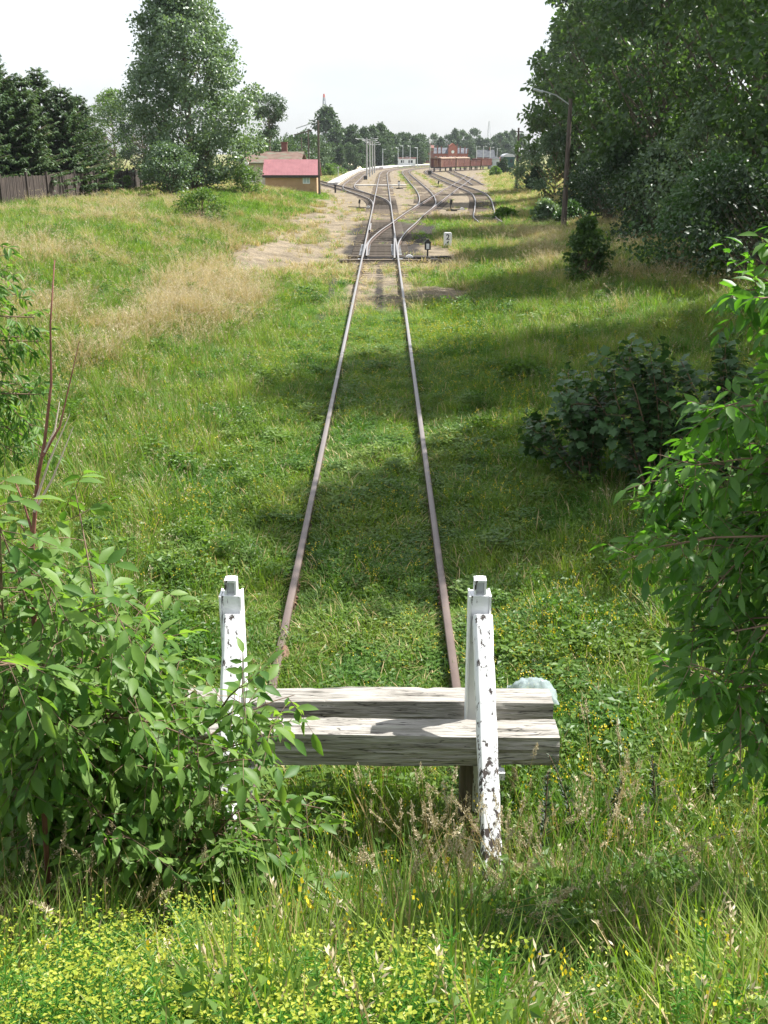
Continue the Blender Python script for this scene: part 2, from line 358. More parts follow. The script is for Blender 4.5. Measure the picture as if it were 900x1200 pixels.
def railmat():
    m, nt, b, out = newmat('rail_steel'); L = nt.links.new
    g = N(nt, 'ShaderNodeNewGeometry'); sp = N(nt, 'ShaderNodeSeparateXYZ'); L(g.outputs['Position'], sp.inputs[0])
    nz = N(nt, 'ShaderNodeTexNoise'); nz.inputs['Scale'].default_value = 3; nz.inputs['Detail'].default_value = 6; L(g.outputs['Position'], nz.inputs[0])
    mr = N(nt, 'ShaderNodeMapRange'); mr.inputs['From Min'].default_value = 7; mr.inputs['From Max'].default_value = 26; L(sp.outputs['Y'], mr.inputs[0])
    ns = N(nt, 'ShaderNodeSeparateXYZ'); L(g.outputs['True Normal'], ns.inputs[0])
    up = N(nt, 'ShaderNodeMapRange'); up.inputs['From Min'].default_value = .5; up.inputs['From Max'].default_value = .8; L(ns.outputs['Z'], up.inputs[0])
    # foot of the rail has an upward face too: polished only above the head's underside
    hz = N(nt, 'ShaderNodeMapRange'); hz.inputs['From Min'].default_value = .05; hz.inputs['From Max'].default_value = .07; L(sp.outputs['Z'], hz.inputs[0])
    m1 = N(nt, 'ShaderNodeMath', operation='MULTIPLY'); L(mr.outputs[0], m1.inputs[0]); L(up.outputs[0], m1.inputs[1])
    m2 = N(nt, 'ShaderNodeMath', operation='MULTIPLY'); L(m1.outputs[0], m2.inputs[0]); L(hz.outputs[0], m2.inputs[1])
    cr = N(nt, 'ShaderNodeValToRGB'); cr.color_ramp.elements[0].color = (.06, .038, .03, 1); cr.color_ramp.elements[1].color = (.15, .105, .085, 1); L(nz.outputs['Fac'], cr.inputs[0])
    mx = N(nt, 'ShaderNodeMix', data_type='RGBA'); L(m2.outputs[0], mx.inputs['Factor']); L(cr.outputs[0], mx.inputs['A']); mx.inputs['B'].default_value = (.29, .28, .275, 1)
    L(mx.outputs['Result'], b.inputs['Base Color'])
    mt = N(nt, 'ShaderNodeMath', operation='MULTIPLY'); L(m2.outputs[0], mt.inputs[0]); mt.inputs[1].default_value = .6; L(mt.outputs[0], b.inputs['Metallic'])
    b.inputs['Roughness'].default_value = .48; MATS['rail_steel'] = m
railmat()

def groundmat():
    m, nt, b, out = newmat('ground'); L = nt.links.new
    g = N(nt, 'ShaderNodeNewGeometry')
    def noise(s, d=6, r=.6):
        n = N(nt, 'ShaderNodeTexNoise'); n.inputs['Scale'].default_value = s; n.inputs['Detail'].default_value = d; n.inputs['Roughness'].default_value = r; L(g.outputs['Position'], n.inputs[0]); return n
    def ramp(src, stops):
        c = N(nt, 'ShaderNodeValToRGB'); e = c.color_ramp.elements
        while len(e) < len(stops): e.new(.5)
        for i, (p, col) in enumerate(stops): e[i].position = p; e[i].color = (*col, 1)
        L(src, c.inputs[0]); return c
    def att(n):
        a = N(nt, 'ShaderNodeAttribute'); a.attribute_name = n; return a
    n1 = noise(1.3); n2 = noise(9); n3 = noise(7, 8, .85)
    green = ramp(n2.outputs['Fac'], [(.3, (.035, .07, .014)), (.55, (.075, .13, .022)), (.75, (.12, .18, .035))])
    straw = ramp(n2.outputs['Fac'], [(.3, (.16, .14, .065)), (.7, (.36, .31, .17))])
    dirt = ramp(n3.outputs['Fac'], [(.26, (.075, .062, .045)), (.45, (.155, .13, .095)), (.6, (.24, .205, .155)), (.78, (.40, .36, .29))])
    oil = ramp(n3.outputs['Fac'], [(.35, (.018, .016, .015)), (.7, (.07, .062, .055))])
    def mixf(a, bcol, at, sc):
        ad = N(nt, 'ShaderNodeMath', operation='MULTIPLY_ADD'); L(sc.outputs['Fac'], ad.inputs[0]); ad.inputs[1].default_value = .9; ad.inputs[2].default_value = -.45
        a2 = N(nt, 'ShaderNodeMath', operation='ADD'); L(ad.outputs[0], a2.inputs[0]); L(at.outputs['Fac'], a2.inputs[1])
        mr = N(nt, 'ShaderNodeMapRange'); mr.inputs['From Min'].default_value = .2; mr.inputs['From Max'].default_value = .65; L(a2.outputs[0], mr.inputs[0])
        mx = N(nt, 'ShaderNodeMix', data_type='RGBA'); L(mr.outputs[0], mx.inputs['Factor']); L(a, mx.inputs['A']); L(bcol, mx.inputs['B']); return mx.outputs['Result']
    c = mixf(green.outputs[0], straw.outputs[0], att('dry'), n1)
    n5 = noise(.9, 6, .7); mot = ramp(n5.outputs['Fac'], [(.35, (.62, .60, .55)), (.5, (1, .98, .95)), (.66, (1.35, 1.3, 1.2))])
    dm = N(nt, 'ShaderNodeMix', data_type='RGBA', blend_type='MULTIPLY'); dm.inputs['Factor'].default_value = 1; L(dirt.outputs[0], dm.inputs['A']); L(mot.outputs[0], dm.inputs['B'])
    c = mixf(c, dm.outputs['Result'], att('dirt'), n2)
    c = mixf(c, oil.outputs[0], att('oil'), n2)
    L(c, b.inputs['Base Color']); b.inputs['Roughness'].default_value = .95; b.inputs['Specular IOR Level'].default_value = .1
    bp = N(nt, 'ShaderNodeBump'); bp.inputs['Strength'].default_value = .7; bp.inputs['Distance'].default_value = .05; L(n3.outputs['Fac'], bp.inputs['Height']); L(bp.outputs[0], b.inputs['Normal'])
    MATS['ground'] = m
groundmat()

# ------------------------------------------------------------------ the ground
nv, nu = 620, 300
ys = np.concatenate([np.linspace(-25, 0, 20, endpoint=False), np.geomspace(1, 420, nv) - 1, np.geomspace(425, 5000, 30)])
us = np.linspace(-1, 1, nu); us = np.sign(us) * np.abs(us) ** 1.7
U, YY = np.meshgrid(us, ys); XX = U * (30 + 0.95 * np.abs(YY))
ZZ = ht(XX, YY)
Vg = np.stack([XX, YY, ZZ], -1).reshape(-1, 3)
ny = len(ys); ii = np.arange(ny - 1)[:, None] * nu + np.arange(nu - 1)[None]; ii = ii.ravel()
Fg = np.stack([ii, ii + 1, ii + nu + 1, ii + nu], 1)
ground = mesh_np('ground', Vg, Fg, M['ground'], smooth=True)
for nm, arr in zip(('dry', 'dirt', 'oil'), zone(XX.ravel(), YY.ravel())):
    a = ground.data.attributes.new(nm, 'FLOAT', 'POINT'); a.data.foreach_set('value', arr.astype(np.float32))
tag(ground, kind='structure')

# ------------------------------------------------------------------ tracks
def spline(pts, step):
    pts = np.array(pts, float); d = np.r_[0, np.cumsum(np.hypot(*np.diff(pts, axis=0).T))]
    # Catmull-Rom through the points, resampled evenly
    P0 = np.vstack([2 * pts[0] - pts[1], pts, 2 * pts[-1] - pts[-2]]); out = []
    for i in range(len(pts) - 1):
        a, b, c, e = P0[i:i + 4]; n = max(2, int((d[i + 1] - d[i]) / .5))
        t = np.linspace(0, 1, n, endpoint=False)[:, None]
        out.append(.5 * (2 * b + (c - a) * t + (2 * a - 5 * b + 4 * c - e) * t ** 2 + (-a + 3 * b - 3 * c + e) * t ** 3))
    out = np.vstack(out + [pts[-1:]]); s = np.r_[0, np.cumsum(np.hypot(*np.diff(out, axis=0).T))]
    q = np.arange(0, s[-1], step); return np.stack([np.interp(q, s, out[:, 0]), np.interp(q, s, out[:, 1])], 1)
def normals(c):
    t = np.gradient(c, axis=0); t /= np.linalg.norm(t, axis=1)[:, None]; return np.stack([t[:, 1], -t[:, 0]], 1), t
RP = [(-.055, -.05), (.055, -.05), (.055, -.035), (.012, -.02), (.012, .06), (.036, .07), (.036, .105), (.028, .112), (-.028, .112), (-.036, .105), (-.036, .07), (-.012, .06), (-.012, -.02), (-.055, -.035)]
def rail(c, off, dz, parent, name='rail', zfun=None, mat='rail_steel'):
    n, t = normals(c); p = c + n * off; k = len(RP)
    z0 = dz + (zfun(p[:, 1]) if zfun else 0 * p[:, 1])
    V = np.zeros((len(c), k, 3))
    for j, (a, z) in enumerate(RP):
        V[:, j, :2] = p + n * a; V[:, j, 2] = z + z0
    V = V.reshape(-1, 3); i = np.arange(len(c) - 1)[:, None] * k; j = np.arange(k)[None]
    F = np.stack([i + j, i + (j + 1) % k, i + k + (j + 1) % k, i + k + j], -1).reshape(-1, 4)
    return mesh_np(name, V, F, M[mat], parent)
def sleepers(c, parent, dz, y_from=0, limit=90, length=1.3, skip=0.0, jitter=.02, step=.65, cs=None):
    cc = c; n, t = normals(cc); s = np.r_[0, np.cumsum(np.hypot(*np.diff(cc, axis=0).T))]
    q = np.arange(.3, s[-1], step); rest = MB(); cnt = 0
    sh = {}
    for v in q:
        i = min(int(np.searchsorted(s, v)), len(cc) - 1); p = cc[i]
        if p[1] < y_from or random.random() < skip: continue
        tt = t[i]; ang = math.atan2(-tt[0], tt[1]) + random.uniform(-jitter, jitter)
        if cnt < limit:
            kd = 'sleeper_wood' if (43 < p[1] < 70 or 86 < p[1] < 102) else 'sleeper_worn'
            if kd not in sh:
                mb = MB(); L_ = length
                mb.prism([(-L_, -.13), (L_, -.13), (L_, -.015), (L_ - .03, .0), (-L_ + .03, .0), (-L_, -.015)], -.125, .125)
                for sx in (-.75, .75):
                    mb.box(sx - .13, sx + .13, -.08, .08, .001, .016)
                sh[kd] = mb.build('sleeper', M[kd], parent); o = sh[kd]
            else:
                o = sh[kd].copy(); SC.collection.objects.link(o); o.parent = parent
            o.location = (p[0], p[1], dz); o.rotation_euler = (0, 0, ang); cnt += 1
        else:
            Mx = Matrix.Translation((p[0], p[1], dz)) @ Matrix.Rotation(ang, 4, 'Z')
            rest.box(-length, length, -.125, .125, -.13, 0, Mx)
    if rest.v:
        o = rest.build('sleepers_beyond', M['sleeper_worn'], parent); o['kind'] = 'stuff'
def track(name, pts, label, dz=0.0, y_sl=0, limit=90, skip=0.0, length=1.3, step=1.0, sl_dz=-.045):
    c = spline(pts, step); root = empty(name, (0, 0, 0), 0, label, 'railway track', 'tracks of the station yard')
    for sgn in (-1, 1): rail(c, sgn * .75, dz, root)
    sleepers(spline(pts, .1), root, sl_dz + dz, y_sl, limit, length, skip)
    return root, c
CX = -.16
t0, c0 = track('railway_track', [(CX, 4.7), (CX, 40), (CX, 120), (CX, 200), (.0, 240), (1.0, 275), (4.4, 310), (11, 350), (25, 405)],
               'straight single track running from the buffer stop through the yard', 0, 38, 99, step=2.0)
t1, c1 = track('railway_track', [(CX, 43.5), (-.05, 51), (.5, 59), (1.25, 66.5), (2.25, 77), (4.0, 93), (8.4, 133), (10.5, 151), (14.4, 187), (17, 212)],
               'track branching right from the near switch and crossing the yard diagonally', .004, 52, 80, sl_dz=-.049)
t2, c2 = track('railway_track', [(3.1, 85), (3.75, 93), (4.2, 104), (4.5, 120), (4.6, 140), (4.7, 200), (4.9, 240), (6, 277), (10, 314), (18, 352), (32, 400)],
               'siding leaving the diagonal track and running beside the grassy strip', .008, 97, 60, sl_dz=-.053)
t4, c4 = track('railway_track', [(6.75, 67), (6.9, 73), (7.9, 84), (9.5, 103), (10.4, 122), (10.2, 150), (10.1, 200), (10.6, 256), (14, 300), (23, 345), (40, 400)],
               'curving track on the right whose near end vanishes in grass', .012, 66, 60, skip=.15, sl_dz=-.04)
t5, c5 = track('railway_track', [(13.1, 150), (14.6, 190), (15.6, 235), (17, 270), (22, 310), (32, 348), (52, 395)],
               'far right siding that the diagonal track joins', .016, 150, 40, sl_dz=-.05)
t6, c6 = track('railway_track', [(CX, 84), (CX - .02, 91), (-.5, 100), (-1.4, 109), (-3.3, 123), (-5.6, 138.5), (-7.6, 151), (-13, 184), (-18, 214)],
               'track branching left behind the red roofed shed', .006, 93, 60, sl_dz=-.051)
t7, c7 = track('railway_track', [(-3.0, 121), (-4.3, 134), (-4.85, 152), (-4.85, 190), (-4.7, 225), (-3.9, 275), (-.5, 312), (6.5, 352), (21, 405)],
               'track running along the edge of the pale platform', .010, 136, 60, sl_dz=-.055)
for sgn in (-1, 1):
    for yj in (9.4, 24.4, 39.4, 54.4, 69.4):
        fp = MB(); xr_ = CX + sgn * .75
        for d_ in (-.036, .014): fp.box(xr_ + d_, xr_ + d_ + .022, yj - .3, yj + .3, -.01, .066)
        for q in (-.22, -.08, .08, .22):
            fp.box(xr_ - .056, xr_ + .056, yj + q - .015, yj + q + .015, .02, .045)
        fp.build('fishplate', M['rust'], t0)
# near switch: blades, check rails, frog, slide plates
nsw = empty('track_switch', (0, 0, 0), 0, 'near switch with oily sleepers where the diagonal track leaves the straight one', 'railway switch')
yb = np.arange(43.6, 56, .8); 
rail(np.stack([CX + .75 - .12 * (1 - (yb - 43.6) / 12.4) - .035 + 0 * yb, yb], 1), 0, .002, nsw, 'switch_blade')
cl = np.array([[np.interp(y, c1[:, 1], c1[:, 0]) - .75 + .16 * max(0, 1 - (y - 44.5) / 9), y] for y in np.arange(44.5, 58, .8)])
rail(cl, 0, .007, nsw, 'switch_blade')
rail(np.stack([np.full(9, CX - .75 + .1), np.linspace(60, 66, 9)], 1), 0, .001, nsw, 'check_rail')
mb = MB()
for y in np.arange(44, 52, .65):
    mb.box(CX - .95, CX - .5, y - .09, y + .09, -.044, -.028); mb.box(CX + .5, CX + .95, y - .09, y + .09, -.044, -.028)
mb.build('slide_plate', M['galvanised'], nsw)
mb = MB(); mb.tube([(CX - .8, 44.4, .02), (2.0, 44.6, .02)], .022, 6); mb.tube([(CX - .8, 44.8, .02), (1.9, 44.95, .02)], .018, 6); mb.build('switch_rod', M['dark_iron'], nsw)
MB().box(CX - 1.7, 2.9, 43.6, 43.86, -.1, .03).build('long_sleeper', M['sleeper_wood'], nsw, bevel=.01)
MB().box(CX - 1.4, 2.9, 45.2, 45.46, -.1, .03).build('long_sleeper', M['sleeper_wood'], nsw, bevel=.01)

# board crossing beyond
mb = MB()
for a, b_ in ((-4.0, CX - .86), (CX - .62, CX + .62), (CX + .86, 3.4)): mb.box(a, b_, 149, 150.6, -.06, .08)
tag(mb.build('board_crossing', M['platform_top']), 'pale slab crossing laid between the rails of the straight track', 'crossing')
# platform following the track on the left
def strip(name, c, o0, o1, z0, z1, mat, parent=None):
    n, t = normals(c); A = c + n * o0; B = c + n * o1; k = len(c); V = []
    for a, b_ in zip(A, B): V += [(a[0], a[1], z0), (a[0], a[1], z1), (b_[0], b_[1], z1), (b_[0], b_[1], z0)]
    F = []
    for i in range(k - 1):
        for j in range(3): F.append((i * 4 + j, i * 4 + j + 1, i * 4 + 5 + j, i * 4 + 4 + j))
    F.append((0, 1, 2, 3)); F.append(((k - 1) * 4 + 3, (k - 1) * 4 + 2, (k - 1) * 4 + 1, (k - 1) * 4))
    return MB().add(V, F).build(name, mat, parent)
pc = c7[(c7[:, 1] > 152)]
pf = empty('platform', (0, 0, 0), 0, 'long low platform with a pale edge curving to the right', 'platform')
strip('paving', pc, -3.2, -1.75, -.2, .30, M['platform_top'], pf)
strip('edge_slab', pc, -2.1, -1.6, .302, .36, M['white_paint'], pf)
pe = spline([(-3.2, 318), (4, 362), (18, 415), (28, 445)], 3)
tag(strip('platform', pe, -1.5, 3, -.2, .42, M['platform_top']), 'wide pale station platform crossing behind the tracks', 'platform')

# ------------------------------------------------------------------ buffer stop
bs = empty('buffer_stop', (CX, 5.7, 0), 0, 'weathered buffer stop with two log beams on white painted posts', 'buffer stop')
def bloc(o, x, y, z): o.location = (x, y, z)
def log(name, x0, x1, yc, zc, sy, sz, seed):
    r = np.random.default_rng(seed); nx = 320; k = 44; V = np.zeros((nx, k, 3)); xs = np.linspace(x0, x1, nx)
    for j in range(k):
        a = 2 * math.pi * (j + .5) / k; ca, sa = math.cos(a), math.sin(a); q = max(abs(ca), abs(sa)) ** .9
        px_, pz_ = ca / q * .5 * sy, sa / q * .5 * sz
        jj = j if j < 22 else 44 - j
        wob = 1 + .16 * (vnoise(xs * 1.4 + seed * 9, np.full(nx, jj * .35 + 3)) - .5) + .09 * (vnoise(xs * 5 + seed * 9, np.full(nx, jj * .9 + 3)) - .5) + .05 * (vnoise(xs * 16 + seed * 9, np.full(nx, jj * 2.1)) - .5) - .07 * np.clip(1 - np.abs(vnoise(xs * 1.1 + seed, np.full(nx, jj * .55 + 7)) - .5) * 22, 0, 1)
        V[:, j, 0] = xs + (0 if 0 else 0); V[:, j, 1] = yc + px_ * wob; V[:, j, 2] = zc + pz_ * wob + .012 * np.sin(xs * 1.7 + seed)
    V = V.reshape(-1, 3); i = np.arange(nx - 1)[:, None] * k; j = np.arange(k)[None]
    F = np.stack([i + j, i + (j + 1) % k, i + k + (j + 1) % k, i + k + j], -1).reshape(-1, 4).tolist()
    mb = MB(); mb.add(V.tolist(), F); mb.f += [tuple(range(k)), tuple((nx - 1) * k + q for q in range(k - 1, -1, -1))]; mb.m += [0, 0]
    o = mb.build(name, M['weathered_wood'], bs); o.location = (-CX, -5.7, 0)
    return o
log('beam', -1.32, 1.07, 5.52, .760, .215, .215, 3)
log('beam', -1.30, 1.10, 5.955, .735, .20, .21, 8)
for side, px_ in ((-1, -.935), (1, .585)):
    up = MB(); up.box(-.056, .056, -.05, .05, -.1, 1.66)
    o = up.build('post', M['flaking_white'], bs, bevel=.006); bloc(o, px_ - CX, 5.76 - 5.7, 0)
    # flange strips of the post and the hollow cap on it
    fl = MB(); fl.box(-.067, -.0565, -.075, .055, -.1, 1.665); fl.box(.0565, .067, -.075, .055, -.1, 1.665)
    f = fl.build('flange', M['white_paint'], o); 
    cp = MB(); cp.box(-.035, -.023, -.04, .035, 1.661, 1.755); cp.box(.026, .038, -.04, .035, 1.661, 1.755); cp.box(-.0225, .0255, -.04, .035, 1.742, 1.757); cp.box(-.0225, .0255, .01, .034, 1.661, 1.741)
    cp.build('cap', M['flaking_white'], o)
    st = MB(); p0 = Vector((0, -.075, 1.54)); p1 = Vector((.015, -1.17, .05))
    d = (p1 - p0).normalized(); up_ = Vector((0, .8, .6)); s_ = Vector((1, 0, 0)); nn = s_.cross(d).normalized()
    prof = [(-.055, -.05), (.055, -.05), (.06, -.03), (.058, .03), (.042, .05), (-.042, .05), (-.058, .03), (-.06, -.03)]
    vs = []
    segs = 40
    for q in range(segs + 1):
        p = p0.lerp(p1, q / segs)
        for a, z in prof: vs.append(p + s_ * (a * (1 + .03 * math.sin(q * .9))) + nn * (z if nn.z > 0 else -z))
    k = len(prof); fs = [(i * k + j, i * k + (j + 1) % k, (i + 1) * k + (j + 1) % k, (i + 1) * k + j) for i in range(segs) for j in range(k)]
    fs += [tuple(range(k)), tuple(segs * k + j for j in range(k - 1, -1, -1))]
    o2 = MB().add(vs, fs).build('strut', M['peeling_white'], bs, bevel=.004); bloc(o2, px_ - CX + .016, .06, 0)
    bt = MB(); bt.box(.085, .15, -.36, -.30, .60, .65); bt.box(.10, .135, -.33, .3, .61, .64); o3 = bt.build('bolt', M['flaking_white'], bs); bloc(o3, px_ - CX, .0, 0)
    ft = MB(); ft.box(-.04, .04, -.05, .05, -.02, .66); o4 = ft.build('foot_post', M['pole_wood'], bs); bloc(o4, px_ - CX - .06, -.07, 0)

# plastic sheet crumpled on the rear beam
bm_r = np.random.default_rng(5); nx_, ny_ = 26, 16; gx, gy = np.meshgrid(np.linspace(0, 1, nx_), np.linspace(0, 1, ny_))
zz = .13 * np.sin(gx * math.pi) ** .6 * np.sin(gy * math.pi) ** .5 + .05 * (fbm(gx * 7, gy * 7) - .5) + .03 * (fbm(gx * 17, gy * 17) - .5)
Vp = np.stack([gx * .30 + .035 * fbm(gx * 5, gy * 5) - .15, gy * .2 - .1, zz], -1).reshape(-1, 3)
ii = (np.arange(ny_ - 1)[:, None] * nx_ + np.arange(nx_ - 1)[None]).ravel()
m, nt_, b_, o_ = newmat('plastic_film'); b_.inputs['Base Color'].default_value = (.38, .46, .48, 1); b_.inputs['Roughness'].default_value = .28; b_.inputs['Alpha'].default_value = .55
Xb, Yb = XA(618, 6.3, .75), 6.3
o = mesh_np('plastic_sheet', Vp, np.stack([ii, ii + 1, ii + nx_ + 1, ii + nx_], 1), m, smooth=False); o.location = (Xb, 6.2, .70); o.scale = (1.1, 1.1, 1.0)
tag(o, 'crumpled translucent plastic sheet lying behind the end of the rear beam', 'plastic sheet')
def stone(loc, s, label, mat='stone', seed=0):
    import bmesh
    bm = bmesh.new(); bmesh.ops.create_icosphere(bm, subdivisions=3, radius=1)
    r = np.random.default_rng(seed)
    for v in bm.verts:
        k = 1 + .35 * (float(fbm(v.co.x * 1.3 + seed * 3, v.co.y * 1.3 + v.co.z)) - .5); v.co = Vector((v.co.x * s[0] * k, v.co.y * s[1] * k, v.co.z * s[2] * k))
    me = bpy.data.meshes.new('stone'); bm.to_mesh(me); bm.free(); me.materials.append(M[mat])
    o = bpy.data.objects.new('stone', me); link(o); o.location = loc; tag(o, label, 'stone'); return o
x, y = P(335, 775); stone((x - .01, y, .06), (.05, .12, .08), 'rusty brown lump standing at the end of the left rail', 'rust', seed=4)

# ------------------------------------------------------------------ switch stands, marker stone, signals
def switch_stand(px, py, label, s=1.0, lamp=True, side=1, white=False):
    x, y = P(px, py); z = float(ht(x, y)) + .02
    r = empty('switch_stand', (x, y, z), 0, label, 'switch stand', 'switch stands beside the tracks'); r.scale = (s, s, s)
    MB().box(-.3, .45, -.16, .16, -.02, .06).box(-.12, .12, -.1, .1, .061, .14).build('base', M['dark_iron'], r, bevel=.01)
    MB().tube([(0, 0, .141), (0, 0, .42)], .035, 8).build('stem', M['dark_iron'], r)
    if lamp:
        b = MB().box(-.13, .13, -.11, .11, .42, .72).build('lamp_housing', M['white_paint' if white else 'dark_iron'], r, bevel=.015)
        MB().prism([(-.155, .722), (.155, .722), (.07, .80), (.05, .86), (-.05, .86), (-.07, .80)], -.12, .12).build('lamp_hood', M['dark_iron'], b)
        MB().box(-.06, .06, -.123, -.112, .46, .68).build('lamp_glass', M['white_paint'], b)
    else:
        MB().tube([(0, 0, .42), (.05, 0, .75)], .09, 8).build('lamp_housing', M['dark_iron'], r)
    MB().tube([(0, -.1, .10), (side * .45, -.14, .13), (side * .95, -.16, .16)], .03, 6).build('lever', M['dark_iron'], r)
    w_ = MB(); w_.prism([(math.cos(a) * .17, math.sin(a) * .15) for a in np.linspace(0, math.pi, 10)], -.08, .08)
    o = w_.build('counterweight', M['white_paint'], r); o.location = (-side * .78, -.1, .07)
    MB().tube([(-side * .1, -.1, .08), (-side * 1.0, -.1, .09)], .03, 6).build('weight_arm', M['dark_iron'], r)
    return r
switch_stand(501, 302, 'black switch lantern with a white pane beside the near switch')
r = switch_stand(421, 243, 'black switch lever with weights left of the tracks by the foot path', .95, False, -1)
switch_stand(467.5, 221, 'white switch lantern with black hood right of the straight track', 1.15, True, 1, True)
switch_stand(513.5, 219, 'dark leaning switch stand between the siding and the curving track', 1.1, False, 1)
switch_stand(528, 246, 'black switch stand with arm right of the diagonal track', 1.15, False, -1)
def text(body, size, parent, loc, mat, name='number'):
    cu = bpy.data.curves.new(name, 'FONT'); cu.body = body; cu.size = size; cu.extrude = .002; cu.offset = .006; cu.align_x = 'CENTER'
    o = bpy.data.objects.new(name, cu)
    dg = bpy.context.evaluated_depsgraph_get(); link(o); dg.update(); me = bpy.data.meshes.new_from_object(o.evaluated_get(dg)); bpy.data.objects.remove(o)
    me.materials.clear(); me.materials.append(mat); o = bpy.data.objects.new(name, me); link(o, parent); o.location = loc; o.rotation_euler = (R(90), 0, 0); return o
x, y = P(524.5, 288); z = float(ht(x, y))
ms = empty('marker_stone', (x, y, z - .05), 0, 'white distance marker stone with dark numbers beside the switch', 'marker stone')
hw = .19
MB().prism([(-hw, 0), (hw, 0), (hw, .70)] + [(hw - .07 + .07 * math.cos(a), .70 + .07 * math.sin(a)) for a in np.linspace(0.3, math.pi / 2, 5)] + [(-hw + .07 - .07 * math.sin(a), .70 + .07 * math.cos(a)) for a in np.linspace(0, math.pi / 2, 5)], -.09, .09).build('block', M['white_paint'], ms, bevel=.012)
text('2', .36, ms, (0, -.094, .44), M['black_paint']); text('4', .24, ms, (.0, -.094, .22), M['black_paint'])
# signal mast
def lampmast(x, y, H, arms, name, label, mat='pole_grey', r0=.11, group=None, head=(.5, .16), cat='lamp post', rise=.15, reach=1.1, adir=None):
    z = float(ht(x, y)); e = empty(name, (x, y, z), 0, label, cat, group)
    MB().tube([(0, 0, -.1), (0, 0, H)], [r0, r0 * .62], 10).build('pole', M[mat], e)
    for i, a in enumerate(arms):
        am = MB().tube([(0, 0, H - .35), (a * reach * .5, -.15, H - .35 + rise * .7), (a * reach, -.3, H - .35 + rise)], .035, 6).build('arm', M['galvanised'], e)
        hd = MB(); hd.box(-.28, .28, -.13, .13, -.05, .06); h = hd.build('lamp_head', M['white_paint' if group else 'galvanised'], am, bevel=.03); h.location = (a * (reach + .2), -.32, H - .35 + rise); h.rotation_euler = (0, -a * .3, 0)
    return e
def hp(py_top, Y, z): return HA(py_top, Y) - z
x, y = P(661, 256, .6); lampmast(x, y, hp(102, y, .6), [-1], 'lamp_post', 'tall wooden lamp post with one arm before the dark trees', 'pole_wood', .17, reach=1.7, rise=.75)
x, y = P(605, 221, .3); e = lampmast(x, y, hp(148, y, .3), [], 'utility_pole', 'plain dark pole right of the tracks by the far shrubs', 'pole_wood', .17, cat='pole')
MB().box(-.5, .5, -.06, .06, hp(152, y, .3) - .1, hp(152, y, .3)).build('crossarm', M['pole_wood'], e)
# poles at the shed
def utpole(px, py, ptop, label, h0, wires=True, tilt=0, r0=.13):
    x, y = P(px, py, h0); H = hp(ptop, y, h0); e = empty('utility_pole', (x, y, h0 - .05), 0, label, 'pole')
    MB().tube([(0, 0, -.2), (tilt, 0, H)], [r0, r0 * .7], 10).build('pole', M['pole_wood'], e)
    if wires:
        MB().box(-.9, .9, -.05, .05, H - 1.0, H - .9, Matrix.Rotation(-.25, 4, 'Y') @ Matrix.Identity(4)).build('crossarm', M['pole_wood'], e)
        MB().box(-.2, 1.4, -.05, .05, H - .45, H - .37, Matrix.Rotation(-.3, 4, 'Y')).build('crossarm', M['galvanised'], e)
    return e
utpole(374.5, 229, 140, 'dark pole with crossarms at the corner of the red roofed shed', .25)
utpole(363.5, 223, 151, 'thinner pole standing against the wall of the red roofed shed', .2, False, -.1, .1)
utpole(354.5, 214, 160, 'pale short pole rising behind the red roofed shed', .1, False, 0, .1)
for i, (px, py) in enumerate([(430, 209.5), (433.5, 206.5), (436.5, 204.2), (439, 202.4)]):
    x, y = P(px, py); lampmast(x, y, hp(161 + i * 2.2, y, 0), [-1, 1], 'lamp_mast', ['nearest two armed lamp mast beside the straight track', 'second two armed lamp mast in the yard row', 'third two armed lamp mast in the yard row', 'farthest two armed lamp mast in the yard row'][i], 'pole_grey', .16, 'two armed lamp masts in a row', reach=1.0 if i else 1.5)
for px, py, pt, lb in [(466.5, 195, 172, 'lamp post left of the small white building'), (489, 195, 172, 'lamp post right of the small white building'), (403.5, 196, 178, 'lone lamp post before the trees left of the yard'), (448.5, 195, 174, 'lamp post behind the lamp mast row'), (472, 194.5, 170, 'lamp post rising behind the small white building'), (480.5, 194, 170, 'lamp post above the middle of the small white building')]:
    x, y = P(px, py + 1); lampmast(x, y, hp(pt, y, 0), [random.choice([-1, 1])], 'lamp_post', lb, 'galvanised', .13, 'lamp posts along the platform', reach=.6)
for px, pt, lb in [(558, 171, 'lamp post behind the brown goods wagons'), (566, 171, 'lamp post beside the grey roofed building'), (574, 172, 'lamp post over the blue grey hut'), (582, 173, 'lamp post left of the brick shed')]:
    y = 380; x = XA(px, y); lampmast(x, y, hp(pt, y, 0), [1], 'lamp_post', lb, 'galvanised', .13, 'lamp posts behind the wagons', reach=.8)
x, y = P(503.5, 208); e = empty('signal_mast', (x, y, 0), 0, 'thin signal mast with a dark round base before the platform', 'signal')
MB().tube([(0, 0, 0), (0, 0, hp(162, y, 0))], [.07, .05], 8).build('mast', M['pole_grey'], e); MB().box(-.35, .35, -.12, .12, .5, 1.2).build('signal_box', M['dark_iron'], e, bevel=.05); MB().box(-.18, .18, -.12, .12, hp(168, y, 0), hp(163, y, 0)).build('signal_head', M['white_paint'], e, bevel=.03)
x, y = P(393, 226); e = MB().box(-.1, .1, -.1, .1, -.1, .75).box(-.14, .14, -.03, .03, .751, .86).build('track_marker', M['dark_iron'], None, bevel=.01); e.location = (x, y, 0); tag(e, 'short dark track marker post left of the branching track', 'marker post')
x, y = P(396.5, 214); e = MB().tube([(0, 0, -.1), (0, 0, 2.1)], .05, 6).box(-.18, .18, -.03, .03, 2.101, 2.3).build('track_sign', M['pole_grey']); e.location = (x, y, 0); tag(e, 'thin grey sign post in the grass left of the platform', 'sign')
